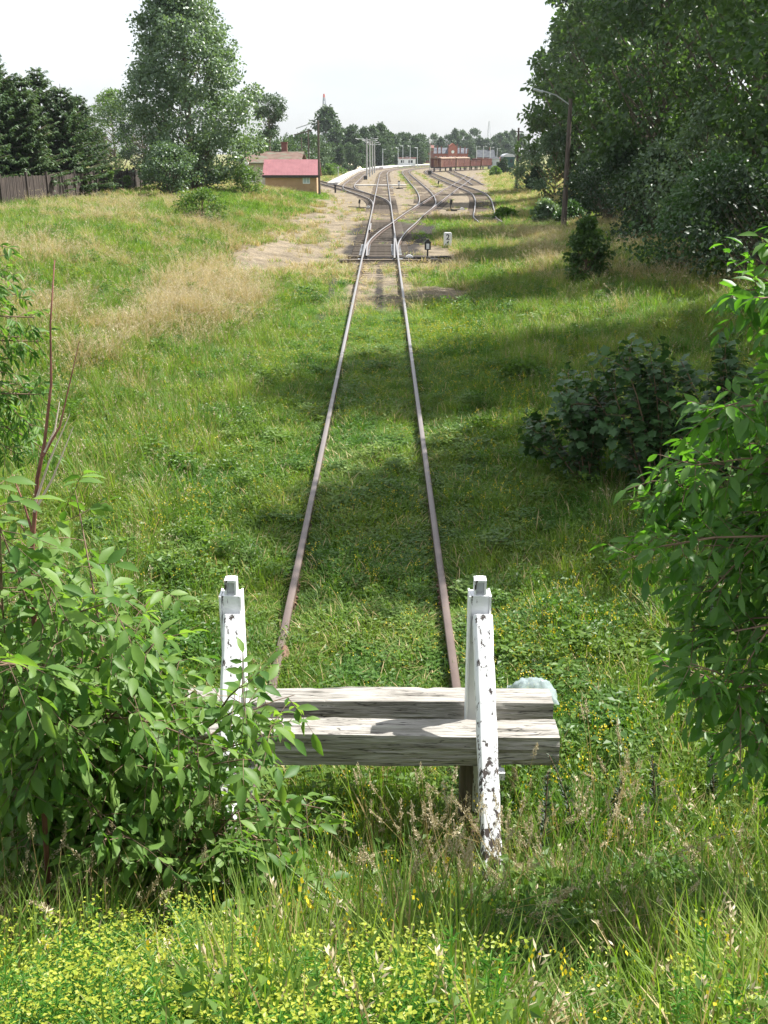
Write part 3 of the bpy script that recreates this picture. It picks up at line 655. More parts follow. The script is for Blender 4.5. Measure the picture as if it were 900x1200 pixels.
x, y = P(429, 210); e = MB().box(-.3, .3, -.2, .2, -.1, .5).box(-.34, .34, -.24, .24, .501, .56).build('equipment_box', M['dark_iron'], None, bevel=.02); e.location = (x - .1, y - 1, 0); tag(e, 'dark equipment box at the foot of the nearest lamp mast', 'box')

# ------------------------------------------------------------------ buildings
def rect_building(name, x0, x1, y0, y1, H, ridge, mats, label, roofover=.3, axis='x', windows=(), cat='building', door=None, z0=0, chim=()):
    cx, cy = (x0 + x1) / 2, y0; e = empty(name, (cx, cy, z0), 0, label, cat); w_, d_ = (x1 - x0) / 2, y1 - y0
    wl = MB()
    if axis == 'x':
        wl.box(-w_, w_, 0, d_, -.3, H); 
        for s in (-1, 1): wl.add([(s * w_, 0, H), (s * w_, d_, H), (s * w_, d_ / 2, H + ridge)], [(0, 1, 2)])
        wall = wl.build('wall', mats[0], e)
        o_ = roofover; rf = MB(); k = ridge * (o_ / (d_ / 2))
        for a, b_, za, zb in ((-o_, d_ / 2, H - k, H + ridge), (d_ + o_, d_ / 2, H - k, H + ridge)):
            rf.add([(-w_ - o_, a, za + .02), (w_ + o_, a, za + .02), (w_ + o_, b_, zb + .02), (-w_ - o_, b_, zb + .02), (-w_ - o_, a, za + .14), (w_ + o_, a, za + .14), (w_ + o_, b_, zb + .14), (-w_ - o_, b_, zb + .14)],
                   [(0, 3, 2, 1), (4, 5, 6, 7), (0, 1, 5, 4), (1, 2, 6, 5), (2, 3, 7, 6), (3, 0, 4, 7)])
        roof = rf.build('roof', mats[1], e)
    else:
        wl.prism([(-w_, -.3), (w_, -.3), (w_, H), (0, H + ridge), (-w_, H)], 0, d_); wall = wl.build('wall', mats[0], e)
        o_ = roofover; k = ridge * o_ / w_; rf = MB()
        for s in (-1, 1):
            rf.prism([(s * (w_ + o_), H - k + .02), (0, H + ridge + .02), (0, H + ridge + .16), (s * (w_ + o_), H - k + .16)], -o_, d_ + o_)
        roof = rf.build('roof', mats[1], e)
    for cxx, cyy in chim:
        MB().box(cxx - .35, cxx + .35, cyy - .35, cyy + .35, H + ridge * .4, H + ridge + 1.1).box(cxx - .42, cxx + .42, cyy - .42, cyy + .42, H + ridge + 1.101, H + ridge + 1.25).build('chimney', M['brick_dark'], roof)
    for wx, wz, ww, wh in windows:
        fr = MB(); fr.box(wx - ww / 2, wx + ww / 2, -.05, -.003, wz, wz + .09); fr.box(wx - ww / 2, wx + ww / 2, -.05, -.003, wz + wh - .09, wz + wh)
        for q in (-ww / 2, -.03, ww / 2 - .07): fr.box(wx + q, wx + q + .07, -.045, -.003, wz + .091, wz + wh - .091)
        f = fr.build('window', M['white_paint'], e); MB().box(wx - ww / 2 + .02, wx + ww / 2 - .02, -.03, -.004, wz + .05, wz + wh - .05).build('pane', M['window_dark'] if mats[0] != M['shed_render'] else M['hut_blue'], f)
    return e, wall, roof
# shed with red metal roof: ridge parallel to the view plane
Ys = 108; zs = .35
xa, xb = XA(311.5, Ys), XA(371.5, Ys)
sh, swall, sroof = rect_building('shed', xa, xb, Ys, Ys + 4.2, HA(205.5, Ys) - zs, HA(188.5, Ys + 2.1) - HA(205.5, Ys), (M['shed_render'], M['red_sheet']), 'small ochre shed with a red sheet metal roof behind the grassy bank', .25,
    windows=[(XA(359.5, Ys) - (xa + xb) / 2, HA(215.3, Ys) - zs, .72, HA(206.5, Ys) - HA(215, Ys))], z0=zs, cat='shed')
rb = MB(); w_ = (xb - xa) / 2 + .25; d_ = 4.2; Hh = HA(205.5, Ys) - zs; rg = HA(188.5, Ys + 2.1) - HA(205.5, Ys)
for q in np.arange(-w_ + .1, w_, .3):
    k = rg * (.25 / 2.1); a = (-.25, Hh - k + .155); b_ = (2.1, Hh + rg + .155)
    rb.add([(q, a[0], a[1] - .03), (q + .04, a[0], a[1] - .03), (q + .04, b_[0], b_[1] - .03), (q, b_[0], b_[1] - .03), (q, a[0], a[1]), (q + .04, a[0], a[1]), (q + .04, b_[0], b_[1]), (q, b_[0], b_[1])], [(4, 5, 6, 7), (0, 1, 5, 4), (1, 2, 6, 5), (3, 0, 4, 7)])
rb.build('roof_ribs', M['red_sheet'], sroof)
MB().box(-w_, w_, -.31, -.252, Hh - .12 - .1, Hh + .03).build('gutter', M['dark_iron'], sroof)
# old house with mossy tiles behind it
Yh = 128; xa, xb = XA(286, Yh), XA(349, Yh)
rect_building('old_house', xa, xb, Yh, Yh + 11, HA(190, Yh) - .1, HA(178, Yh + 5) - HA(190, Yh), (M['old_wall'], M['old_tiles']), 'old house with a mossy brown tile roof behind the red roofed shed', .45, chim=[(1.2, 6)], windows=[(-2.2, 1.0, .9, 1.2)], cat='house')
Yh = 112; x = XA(288, Yh); e = MB().box(-.35, .35, 0, .3, -.2, HA(192, Yh)).box(-.4, .4, -.05, .35, HA(192, Yh) + .001, HA(191, Yh) + .1).build('gate_pillar', M['white_paint']); e.location = (x, Yh, 0); tag(e, 'pale pillar glimpsed between the poplar and the shed', 'pillar')
# small white building by the platform
Yw = 372; xa, xb = XA(467, Yw), XA(487, Yw)
e, wl, rf = rect_building('platform_building', xa, xb, Yw, Yw + 7, HA(186, Yw), .25, (M['white_paint'], M['wagon_brown']), 'small white platform building with a flat dark red roof', .3, windows=[(-1.6, 1.0, 1.2, 1.1), (1.2, 1.0, 1.6, 1.1)])
MB().box(-.5, .5, 2, 3, HA(186, Yw) + .3, HA(183.2, Yw)).build('vent', M['pole_grey'], rf)
# brick station: tall dark left block, main range, gabled middle
Yb_ = 500; xl = XA(499, Yb_); xr = XA(548, Yb_)
stn = empty('station_building', ((xl + xr) / 2, Yb_, 0), 0, 'red brick station building with a pinnacled gable and slate roofs', 'station')
W_ = (xr - xl) / 2; f_ = lambda px: XA(px, Yb_) - (xl + xr) / 2; h_ = lambda py: HA(py, Yb_)
MB().box(f_(498), f_(508), -1, 8, -1, h_(173.5)).build('wall', M['brick_dark'], stn)
MB().box(f_(508.1), f_(548), 1, 11, -1, h_(180)).build('wall', M['brick'], stn)
MB().prism([(f_(525), -1), (f_(535.5), -1), (f_(535.5), h_(175)), (f_(534.2), h_(171.5)), (f_(532), h_(169)), (f_(530.2), h_(167.8)), (f_(528.5), h_(169)), (f_(526.3), h_(171.5)), (f_(525), h_(175))], -.5, 9).build('gable', M['brick'], stn)
def rslab(x0, x1, z0, z1, y0, y1, mat, nm='roof'):
    return MB().add([(x0, y0, z0), (x1, y0, z0), (x1, (y0 + y1) / 2, z1), (x0, (y0 + y1) / 2, z1), (x1, y1, z0), (x0, y1, z0)], [(0, 1, 2, 3), (3, 2, 4, 5), (0, 3, 5), (1, 4, 2)]).build(nm, mat, stn)
rslab(f_(498) - .3, f_(508) + .2, h_(173.4), h_(170), -1.4, 8.4, M['brick_dark'])
r1 = rslab(f_(508.2), f_(524.8), h_(179.8), h_(173), .6, 11.4, M['slate']); rslab(f_(535.7), f_(548) + .3, h_(179.8), h_(173.5), .6, 11.4, M['slate'])
for px, pt in ((504, 167.5), (499.5, 168), (512.5, 171), (517, 172), (525.2, 169.5), (535.3, 169.5), (539, 172), (544.5, 172.5), (547.8, 175)):
    MB().box(f_(px) - .28, f_(px) + .28, .0, .56, h_(180), h_(pt)).box(f_(px) - .36, f_(px) + .36, -.08, .64, h_(pt) + .001, h_(pt) + .2).build('chimney', M['brick_dark'], stn)
for px in (511, 516, 521, 528, 532.5, 538.5, 543.5):
    yy = .96 if not 525 < px < 535.5 else -.55
    f = MB().box(f_(px) - .5, f_(px) + .5, yy - .04, yy, h_(187), h_(183.2)).build('window', M['white_paint'], stn); MB().box(f_(px) - .36, f_(px) + .36, yy - .07, yy - .045, h_(186.5), h_(183.5)).build('pane', M['window_dark'], f)
mb = MB().tube([(f_(530.3), -.53, h_(178)), (f_(530.3), -.62, h_(178))], .7, 16); mb.build('clock', M['white_paint'], stn)
rect_building('station_annex', XA(560, 470), XA(579, 470), 470, 480, HA(184, 470), HA(176, 475) - HA(184, 470), (M['brick_dark'], M['slate_dark']), 'long grey roofed building right of the brick station', .4, chim=[(2, 5)])
# hut, brick shed
Yk = 300; xa, xb = XA(572.8, Yk), XA(585, Yk)
hut = empty('signal_hut', ((xa + xb) / 2, Yk, 0), 0, 'pale blue grey hut with a dark pointed roof at the end of the wagons', 'hut')
w_ = (xb - xa) / 2; hz_ = HA(186, Yk); MB().box(-w_, w_, 0, 3, -.2, hz_).build('wall', M['hut_blue'], hut)
MB().add([(-w_ - .3, -.3, hz_ + .01), (w_ + .3, -.3, hz_ + .01), (w_ + .3, 3.3, hz_ + .01), (-w_ - .3, 3.3, hz_ + .01), (0, 1.5, HA(182.5, Yk))], [(0, 3, 2, 1), (0, 1, 4), (1, 2, 4), (2, 3, 4), (3, 0, 4)]).build('roof', M['slate_dark'], hut)
f = MB().box(-.3, .3, -.03, -.003, .0, 1.9).build('door', M['hut_blue'], hut); MB().box(-1.1, -.5, -.03, -.003, 1.2, 2.0).build('window', M['window_dark'], hut); MB().box(.6, 1.1, -.03, -.003, 1.2, 2.0).build('window', M['window_dark'], hut)
rect_building('brick_shed', XA(585.8, 315), XA(592, 315), 315, 320, HA(186, 315), .7, (M['brick'], M['brick_dark']), 'little orange brick shed between the hut and the green coach', .2, axis='y', cat='shed')

# ------------------------------------------------------------------ rolling stock
A = Vector((XA(509.5, 258), 258, 0)); B = Vector((XA(571, 300), 300, 0)); dirv = (B - A).normalized(); rz = math.atan2(-dirv.x, dirv.y); tot = (B - A).length
def wagon(s0, L_, kind, label):
    p = A + dirv * (s0 + L_ / 2); e = empty('goods_wagon', (p.x, p.y, 0), rz, label, 'wagon', 'goods wagons standing in the yard')
    H = {'box': 2.95, 'high': 2.8, 'low': 2.4}[kind]; hl = L_ / 2 - .45
    bd = MB(); bd.box(-1.35, 1.35, -hl, hl, 1.1, 1.25); 
    for sx in (-1.35, 1.27): bd.box(sx, sx + .08, -hl, hl, 1.251, H)
    for sy in (-hl, hl - .08): bd.box(-1.269, 1.269, sy, sy + .08, 1.251, H)
    body = bd.build('body', M['wagon_brown'], e)
    rb = MB()
    for q in np.linspace(-hl + .05, hl - .15, 9):
        for sx in (-1.42, 1.351): rb.box(sx, sx + .07, q, q + .1, 1.1, H)
    for q in (-1.2, -.4, .4, 1.1): rb.box(q, q + .1, -hl - .07, -hl - .002, 1.1, H)
    for sx in (-1.44, 1.36): rb.box(sx, sx + .08, -hl, hl, H + .001, H + .1)
    rb.build('stakes', M['wagon_light'] if kind == 'box' else M['wagon_brown'], body)
    if kind == 'box': MB().prism([(-1.5, H + .11), (1.5, H + .11), (1.1, H + .3), (.5, H + .4), (-.5, H + .4), (-1.1, H + .3)], -hl - .1, hl + .1).build('roof', M['wagon_light'], e)
    MB().box(-1.1, 1.1, -hl, hl, .85, 1.098).build('underframe', M['dark_iron'], e)
    for q in (-hl + 1.3, hl - 1.3):
        for sx in (-.8, .72):
            wv = MB(); pts = [(sx, q + .48 * math.cos(a), .55 + .48 * math.sin(a)) for a in np.linspace(0, 2 * math.pi, 15)[:-1]]
            wv.add(pts + [(a + .09, b_, c) for a, b_, c in pts], [tuple(range(14)), tuple(range(27, 13, -1))] + [(i, (i + 1) % 14, 14 + (i + 1) % 14, 14 + i) for i in range(14)]); wv.build('wheel', M['dark_iron'], e)
    for sx in (-.85, .85): MB().tube([(sx, -hl, 1.05), (sx, -hl - .42, 1.05)], [.09, .2], 10).build('buffer', M['dark_iron'], e)
    return e
wagon(0, tot * .27, 'box', 'nearest goods wagon with its brown end towards the yard')
wagon(tot * .27, tot * .27, 'box', 'second goods wagon coupled behind the nearest one')
wagon(tot * .54, tot * .22, 'low', 'low brown open wagon in the middle of the wagon row')
wagon(tot * .76, tot * .24, 'high', 'last open wagon next to the blue grey hut')
stub = np.array([[A.x, A.y], [B.x, B.y]]); tr_ = empty('railway_track', (0, 0, 0), 0, 'short siding under the brown goods wagons', 'railway track', 'tracks of the station yard')
sc_ = spline([stub[0] - (stub[1] - stub[0]) * .08, stub.mean(0), stub[1]], 2.0); rail(sc_, -.75, .02, tr_); rail(sc_, .75, .02, tr_)
Yc = 262; xc = XA(596, Yc)
co = empty('railway_coach', (xc, Yc, 0), -.06, 'dark green coach with a pale arched roof beside the bushes', 'coach')
MB().box(-1.35, 1.35, 0, 15, .9, 3.4).build('body', M['coach_green'], co, bevel=.06)
MB().prism([(-1.45, 3.41), (1.45, 3.41), (1.3, 3.75), (.8, 4.05), (0, 4.15), (-.8, 4.05), (-1.3, 3.75)], -.1, 15.1).build('roof', M['mast_grey'], co)
for q in (-.9, .25): MB().box(q, q + .65, -.03, -.003, 2.1, 2.9).build('window', M['window_dark'], co)
for q in np.arange(1, 14, 1.8): MB().box(-1.38, -1.353, q, q + 1.1, 2.1, 2.9).build('window', M['window_dark'], co)
for q in (2, 4.4, 10.8, 13.2):
    for sx in (-.8, .72):
        MB().tube([(sx, q, .5), (sx + .09, q, .5)], .46, 14).build('wheel', M['dark_iron'], co)
for sx in (-.85, .85): MB().tube([(sx, 0, 1.05), (sx, -.5, 1.05)], [.09, .22], 10).build('buffer', M['dark_iron'], co)

# lattice masts far away
def lattice(px, Y, ptop, r0, label, mat1, mat2):
    x = XA(px, Y); H = HA(ptop, Y); e = empty('lattice_mast', (x, Y, 0), .4, label, 'radio mast')
    for part, (a, b_), mt in (('lower_lattice', (0, .95), mat1), ('upper_lattice', (.95, 1), mat2)):
        mb = MB(); n = 14; lv = np.linspace(a, b_, n)
        rr = lambda t: r0 * (1 - t) ** .8 + .22
        for k in range(n - 1):
            c1_ = [Vector((math.cos(q * 2.094) * rr(lv[k]), math.sin(q * 2.094) * rr(lv[k]), lv[k] * H)) for q in range(3)]
            c2_ = [Vector((math.cos(q * 2.094) * rr(lv[k + 1]), math.sin(q * 2.094) * rr(lv[k + 1]), lv[k + 1] * H)) for q in range(3)]
            for q in range(3):
                mb.tube([c1_[q], c2_[q]], .16, 4, False); mb.tube([c1_[q], c2_[(q + 1) % 3]], .06, 4, False); mb.tube([c2_[q], c2_[(q + 1) % 3]], .05, 4, False)
        mb.build(part, M[mt], e)
lattice(381, 520, 110, 2.6, 'tall lattice mast with a reddish top above the trees left', 'mast_dark', 'mast_red')
lattice(572, 700, 142, 2.2, 'faint thin lattice mast above the trees beyond the station', 'mast_grey', 'mast_grey')

# sand heap and brush at the platform start
x, y = P(402, 199.5); o = stone((x - 2, y + 8, .2), (7, 5, 1.5), 'heap of pale sand beside the platform', 'sand', 3); o.name = 'sand_heap'; o['category'] = 'sand heap'

# ------------------------------------------------------------------ fence on the left
def fence():
    a = np.array([-31.0, 44.0]); b_ = np.array(P(186, 219.5, 1.4)); mid = np.array(P(0, 243, 1.5)); m2 = np.array(P(130, 227.5, 1.5))
    pts = spline([a, mid, m2, b_], 2.4)
    e = empty('board_fence', (0, 0, 0), 0, 'dark brown board fence on a pale footing under the spruces', 'fence')
    r_ = random.Random(3)
    for i in range(len(pts) - 1):
        p, q = pts[i], pts[i + 1]; z = float(ht(*p)); z2 = float(ht(*q)); d = q - p; ang = math.atan2(d[1], d[0]); L_ = np.hypot(*d)
        mb = MB(); n = 15; Mx = Matrix.Translation((p[0], p[1], z)) @ Matrix.Rotation(ang, 4, 'Z')
        for k in range(n):
            u0 = L_ * k / n + .008; u1 = L_ * (k + 1) / n - .01; s = (z2 - z) * k / n
            mb.box(u0, u1, -.012 + r_.uniform(-.01, .01), .012, s + .12, s + 1.55 + r_.uniform(-.05, .05), Mx)
        mb.build('board_panel', M['fence_boards'], e)
        MB().box(-.06, .06, -.08, .06, -.2, 1.75, Mx).build('post', M['fence_boards'], e)
    V = MB()
    for i in range(len(pts) - 1):
        p, q = pts[i], pts[i + 1]; z = float(ht(*p)); d = q - p; ang = math.atan2(d[1], d[0]); L_ = np.hypot(*d)
        V.box(0, L_ - .01, -.14, .1, -.3, .14, Matrix.Translation((p[0], p[1], z)) @ Matrix.Rotation(ang, 4, 'Z'))
    V.build('footing', M['stone_kerb'], e)
fence()

# ------------------------------------------------------------------ foliage engine
def unit(v): return v / (np.linalg.norm(v, axis=-1, keepdims=True) + 1e-9)
LQ = (np.array([(0, 0, 0), (.42, .5, .1), (.42, -.5, .1), (1, 0, -.05)], float), np.array([(0, 2, 3), (0, 3, 1)]))
LL = (np.array([(0, 0, 0), (.33, 0, -.01), (.68, 0, -.05), (1, 0, -.16), (.2, .34, .06), (.5, .48, .05), (.8, .26, -.05), (.2, -.34, .06), (.5, -.48, .05), (.8, -.26, -.05)], float),
      np.array([(0, 1, 4), (1, 5, 4), (1, 2, 5), (2, 6, 5), (2, 3, 6), (0, 7, 1), (1, 7, 8), (1, 8, 2), (2, 8, 9), (2, 9, 3)]))
def leaf_arrays(C, D, Nn, L_, W_, tint, tpl):
    """leaves at C pointing along D with normals Nn"""
    T, F = tpl; D = unit(D); S = unit(np.cross(Nn, D)); Nn = np.cross(D, S); n = len(C)
    V = C[:, None] + T[None, :, 0, None] * (D * L_[:, None])[:, None] + T[None, :, 1, None] * (S * W_[:, None])[:, None] + T[None, :, 2, None] * (Nn * L_[:, None])[:, None]
    Fa = (F[None] + (np.arange(n) * len(T))[:, None, None]).reshape(-1, 3)
    return V.reshape(-1, 3), Fa, np.repeat(tint, len(T))
def leaf_mesh(name, C, D, Nn, L_, W_, mat, parent=None, tpl=LQ, tint=None, do_link=True, r=rng):
    if tint is None: tint = r.random(len(C))
    V, F, t = leaf_arrays(C, D, Nn, L_, W_, tint, tpl)
    return mesh_np(name, V, F, M[mat], parent, t, False, do_link)

PROFILES = {
    'ovate': lambda t: np.sin(np.pi * np.clip(t, 0, 1) ** .62) ** .75,
    'column': lambda t: np.clip(np.sin(np.pi * np.clip(t * .93 + .05, 0, 1)) ** .45, 0, 1) * (1 - .25 * t),
    'round': lambda t: np.sqrt(np.clip(1 - (2 * t - 1) ** 2, 0, 1)),
    'mound': lambda t: np.sqrt(np.clip(1 - t ** 2, 0, 1)) * (.75 + .25 * np.clip(t * 4, 0, 1)),
    'vase': lambda t: np.clip(.35 + .9 * np.clip(t, 0, 1), 0, 1) * np.sqrt(np.clip(1 - np.clip((t - .45) / .55, 0, 1) ** 2, 0, 1)),
    'fan': lambda t: np.clip(.25 + .75 * t, 0, 1) * np.sqrt(np.clip(1 - np.clip((t - .6) / .4, 0, 1) ** 2.5, 0, 1)),
}
def broadleaf(name, loc, H, Rr, h0, seed, nclump, nleaf, lsize, clr, mat, label, cat='tree', group=None, prof='ovate', trunk_r=.25, aspect=.7, up=.9, limbw=.012, parts=True, barkmat='bark', rz=0, outer=.35):
    r = np.random.default_rng(seed); e = empty(name, loc, rz, label, cat, group)
    ph = r.random(6) * 6.28
    t = r.random(nclump) ** .85; az = r.random(nclump) * 6.283
    lump = 1 + .16 * np.sin(az * 2 + ph[0] + t * 5) + .13 * np.sin(az * 5 + ph[1] + t * 9) + .10 * np.sin(az * 3 - t * 17 + ph[2])
    rad = Rr * PROFILES[prof](t) * lump * (outer + (1 - outer) * np.sqrt(r.random(nclump)))
    C = np.stack([np.cos(az) * rad, np.sin(az) * rad, h0 + t * (H - h0)], 1)
    C[0] = (0, 0, H - clr * .3); C += r.normal(0, .12 * clr, C.shape)
    # trunk and limbs
    mb = MB(); bend = r.normal(0, .02 * H, 2)
    tp = [(bend[0] * (z / H) ** 2, bend[1] * (z / H) ** 2, z) for z in np.linspace(-.15, H * .96, 9)]
    mb.tube(tp, [trunk_r * (1 - .93 * q) ** .9 + .01 for q in np.linspace(0, 1, 9)], 9)
    for c in C[: min(nclump, 140)]:
        zb = max(h0 * .5, c[2] - np.hypot(c[0], c[1]) * up - .2); q = zb / H
        p0 = Vector((bend[0] * q ** 2, bend[1] * q ** 2, zb)); p1 = Vector(c.tolist()); md = p0.lerp(p1, .5) + Vector((0, 0, -.06 * (p1 - p0).length))
        md.x *= 1.06; l = (p1 - p0).length; mb.tube([p0, md, p1], [limbw * l + .012, limbw * .65 * l + .008, .008], 5, False)
    mb.build('trunk', M[barkmat], e, smooth=True)
    # crown
    k = np.repeat(np.arange(nclump), nleaf); n = len(k); u = unit(r.normal(size=(n, 3))); rr = r.random(n) ** .45
    cs = clr * (.65 + .7 * r.random(nclump))
    off = u * rr[:, None] * cs[k][:, None]; off[:, 2] *= aspect
    LC = C[k] + off; out = unit(LC * np.array([1, 1, .25]) - np.array([0, 0, 0]))
    D = unit(u + r.normal(0, .6, (n, 3)) + np.array([0, 0, -.25])); Nn = unit(r.normal(0, .8, (n, 3)) + np.array([0, 0, .7]) + out * .4)
    s = lsize * (.65 + .7 * r.random(n)); tint = np.clip(.15 + .5 * r.random(n) + .35 * (r.random(nclump)[k]), 0, 1)
    leaf_mesh('crown' if cat == 'tree' else 'foliage', LC, D, Nn, s, s * .72, mat, e, LQ, tint)
    return e

def spruce(loc, H, Rr, seed, label, group):
    r = np.random.default_rng(seed); e = empty('spruce_tree', loc, r.random() * 6, label, 'tree', group)
    mb = MB().tube([(0, 0, -.1), (0, 0, H * .5), (0, 0, H)], [.2, .11, .015], 8)
    C = []; D = []; Nn = []; Ls = []; Ws = []
    for z in np.arange(.3, H - .15, .21):
        z = z + r.uniform(-.1, .1); t = z / H; R_ = Rr * (1 - t) ** .72 * (.8 + .4 * r.random()) + .12; nb = int(7 + 3 * (1 - t))
        for k in range(nb):
            a = 6.283 * (k + r.random()) / nb; l = R_ * (.65 + .5 * r.random()); da = np.array([math.cos(a), math.sin(a), 0]); side = np.array([-da[1], da[0], 0])
            sl = .35 * t + .02 - .3 * (1 - t)
            q = np.arange(.12, 1.0, .075 / max(l, .3)); base = np.array([0, 0, z]); pts = base + da * (q * l)[:, None] + np.array([0, 0, 1]) * (sl * q * l + .22 * l * q ** 2.2)[:, None]
            mb.tube([tuple(base), tuple(pts[len(pts) // 2]), tuple(pts[-1])], [.025, .016, .006], 4, False)
            for sg in (-1, 1):
                m_ = len(q); C.append(pts); D.append(da * .75 + side * sg * .75 + np.array([0, 0, -.35]) + r.normal(0, .22, (m_, 3))); Nn.append(np.array([0, 0, 1]) + r.normal(0, .45, (m_, 3)))
                Ls.append((.42 * (1 - .5 * q) * (.6 + .4 * min(1, l))) * (.7 + .6 * r.random(m_))); Ws.append(np.full(m_, .11))
    mb.build('trunk', M['bark'], e)
    C, D, Nn = map(np.vstack, (C, D, Nn)); leaf_mesh('crown', C, D, Nn, np.hstack(Ls), np.hstack(Ws), 'needles', e, LQ, None, True, r)
    return e

# ------------------------------------------------------------------ trees on the left
def gp(px, py, h=0.0):
    for _ in range(6):
        x, y = P(px, py, h); h = float(ht(x, y))
    return (x, y, h)
x, y, z = gp(226, 226, 1.3)
broadleaf('poplar_tree', (x, y, z - .1), HA(-45, y) - z, 4.9, .8, 11, 560, 95, .22, .8, 'leaf_poplar', 'tall broad grey green poplar left of the track behind the bank', prof='ovate', trunk_r=.3, outer=.25, limbw=.006)
x, y, z = gp(197, 232, 1.3); broadleaf('young_tree', (x, y, z), HA(172, y) - z, 1.6, .5, 12, 60, 90, .15, .5, 'leaf_poplar', 'small round leafy tree in front of the tall poplar', prof='round', trunk_r=.09, outer=.5)
x, y, z = gp(238, 262, 1.2); broadleaf('roadside_bush', (x, y, z - .1), 1.55, 1.35, .05, 13, 40, 90, .10, .38, 'leaf_bright', 'bright green bush on the bank below the tall poplar', 'bush', prof='mound', trunk_r=.04, barkmat='twig')
x, y, z = gp(285, 228, .9); broadleaf('roadside_bush', (x, y, z - .1), 2.0, 1.6, .05, 14, 36, 70, .14, .5, 'leaf_bright', 'green bush left of the red roofed shed', 'bush', prof='mound', trunk_r=.04)
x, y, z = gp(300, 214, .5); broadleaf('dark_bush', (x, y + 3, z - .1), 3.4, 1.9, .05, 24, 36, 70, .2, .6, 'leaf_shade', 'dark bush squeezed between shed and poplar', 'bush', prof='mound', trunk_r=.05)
x, y, z = gp(118, 215, 1.3); broadleaf('deciduous_tree', (x, y + 10, z), HA(108, y + 10) - z, 3.4, .8, 15, 110, 80, .26, .9, 'leaf_bright', 'light green leafy tree between the spruces and the poplar', prof='round', trunk_r=.2, outer=.5)
x, y, z = gp(160, 218, 1.3); broadleaf('deciduous_tree', (x, y + 6, z), HA(128, y + 6) - z, 3.2, .5, 16, 110, 80, .24, .9, 'leaf_shade', 'dark leafy tree at the left foot of the tall poplar', prof='round', trunk_r=.2, outer=.5)
for i, (px, pt, dy, R_) in enumerate([(-40, 60, 1, 3.0), (6, 58, 4, 3.0), (36, 84, 2.2, 2.8), (55, 76, 6, 3.0), (80, 96, 3, 2.8), (98, 108, 5.5, 2.7), (20, 90, 8, 2.8)]):
    yy = 58 + dy + max(px, 0) * .09; xx = XA(px, yy, 3)
    spruce((xx, yy, float(ht(xx, yy)) - .1), HA(pt, yy) - float(ht(xx, yy)), R_, 40 + i,
           ['leftmost spruce cut by the photo edge', 'tall spruce with a forked tip at the left edge', 'lower spruce right of the tall one at the edge', 'pointed spruce in the middle of the spruce row', 'dense spruce right of the middle of the row', 'rightmost and lowest spruce of the row', 'spruce half hidden behind the left end of the row'][i], 'spruces behind the board fence')
# round topped tree beyond the shed
yy = 165; xx = XA(318, yy); broadleaf('umbrella_tree', (xx, yy, 0), HA(112, yy), 3.0, HA(162, yy), 19, 75, 60, .30, .7, 'leaf_far', 'tall tree with a round open crown behind the old house', prof='fan', trunk_r=.2, up=1.0, limbw=.005)
for px, pt, Y, nm in [(305, 158, 180, 'bushy tree left below the round open crown'), (332, 168, 190, 'low leafy tree behind the shed roof'), (352, 158, 215, 'leafy tree behind the shed poles'), (368, 162, 240, 'leafy tree right behind the shed poles')]:
    xx = XA(px, Y); broadleaf('deciduous_tree', (xx, Y, 0), HA(pt, Y), 4.2, .5, int(px), 60, 60, .42, 1.2, 'leaf_far', nm, prof='round', trunk_r=.25, outer=.5)

# far wood
protos = []
for i, pf_ in enumerate(['round', 'ovate', 'column']):
    protos.append(broadleaf('wood_tree', (0, 0, 0), 16, 5.2 if i < 2 else 3.4, 1.0, 60 + i, 75, 42, .85, 1.5, 'leaf_far', 'x', 'tree', None, prof=pf_, trunk_r=.3, outer=.45))
used = set(); tr = random.Random(5)
def fartree(px, pt, Y, kind, label, group):
    xx = XA(px, Y); Hh = HA(pt, Y); s = Hh / 16; rzz = tr.uniform(0, 6.28); sxy = s * tr.uniform(.8, 1.15) if kind < 2 else s
    pr = protos[kind]
    if kind not in used:
        used.add(kind); pr.location = (xx, Y, 0); pr.rotation_euler = (0, 0, rzz); pr.scale = (sxy, sxy, s); pr['label'] = label; pr['group'] = group
    else: dup(pr, (xx, Y, 0), rzz, (sxy, sxy, s), label, group)
LW = 'dense green tree of the wood left of the lamp masts'; MW = 'dense green tree of the far wood behind the white platform building'; RW = 'dense green tree of the far wood behind the brick station'
for px, pt, Y, k in [(384, 128, 345, 1), (393, 150, 330, 2), (376, 160, 320, 0), (402, 152, 350, 1), (412, 148, 345, 2), (408, 168, 300, 2), (418, 158, 335, 2), (399, 172, 290, 2), (422, 168, 300, 2), (427, 152, 360, 1), (437, 150, 365, 0), (446, 146, 370, 1), (454, 152, 375, 2), (414, 172, 285, 0), (430, 170, 320, 2), (388, 168, 290, 0), (441, 168, 350, 2), (450, 166, 350, 0)]:
    fartree(px, pt + tr.uniform(-1, 1), Y, k, LW, 'trees of the wood left of the lamp masts')
for px in range(460, 496, 5): fartree(px + tr.uniform(-2, 2), tr.uniform(157, 164), 430 + tr.uniform(-25, 40), tr.choice([0, 0, 1]), MW, 'trees of the far wood in the middle')
for px in range(468, 500, 8): fartree(px, tr.uniform(168, 174), 400, 0, MW, 'trees of the far wood in the middle')
for px, pt in [(508, 159), (516, 162), (524, 160), (533, 153), (541, 155), (548, 160), (555, 153), (562, 162), (570, 164), (578, 162), (585, 158), (592, 156), (600, 154), (610, 158), (551, 168), (560, 172), (572, 172), (583, 170), (595, 168)]:
    fartree(px, pt, 560 + tr.uniform(-30, 50), tr.choice([0, 0, 1]), RW, 'trees of the far wood behind the station')
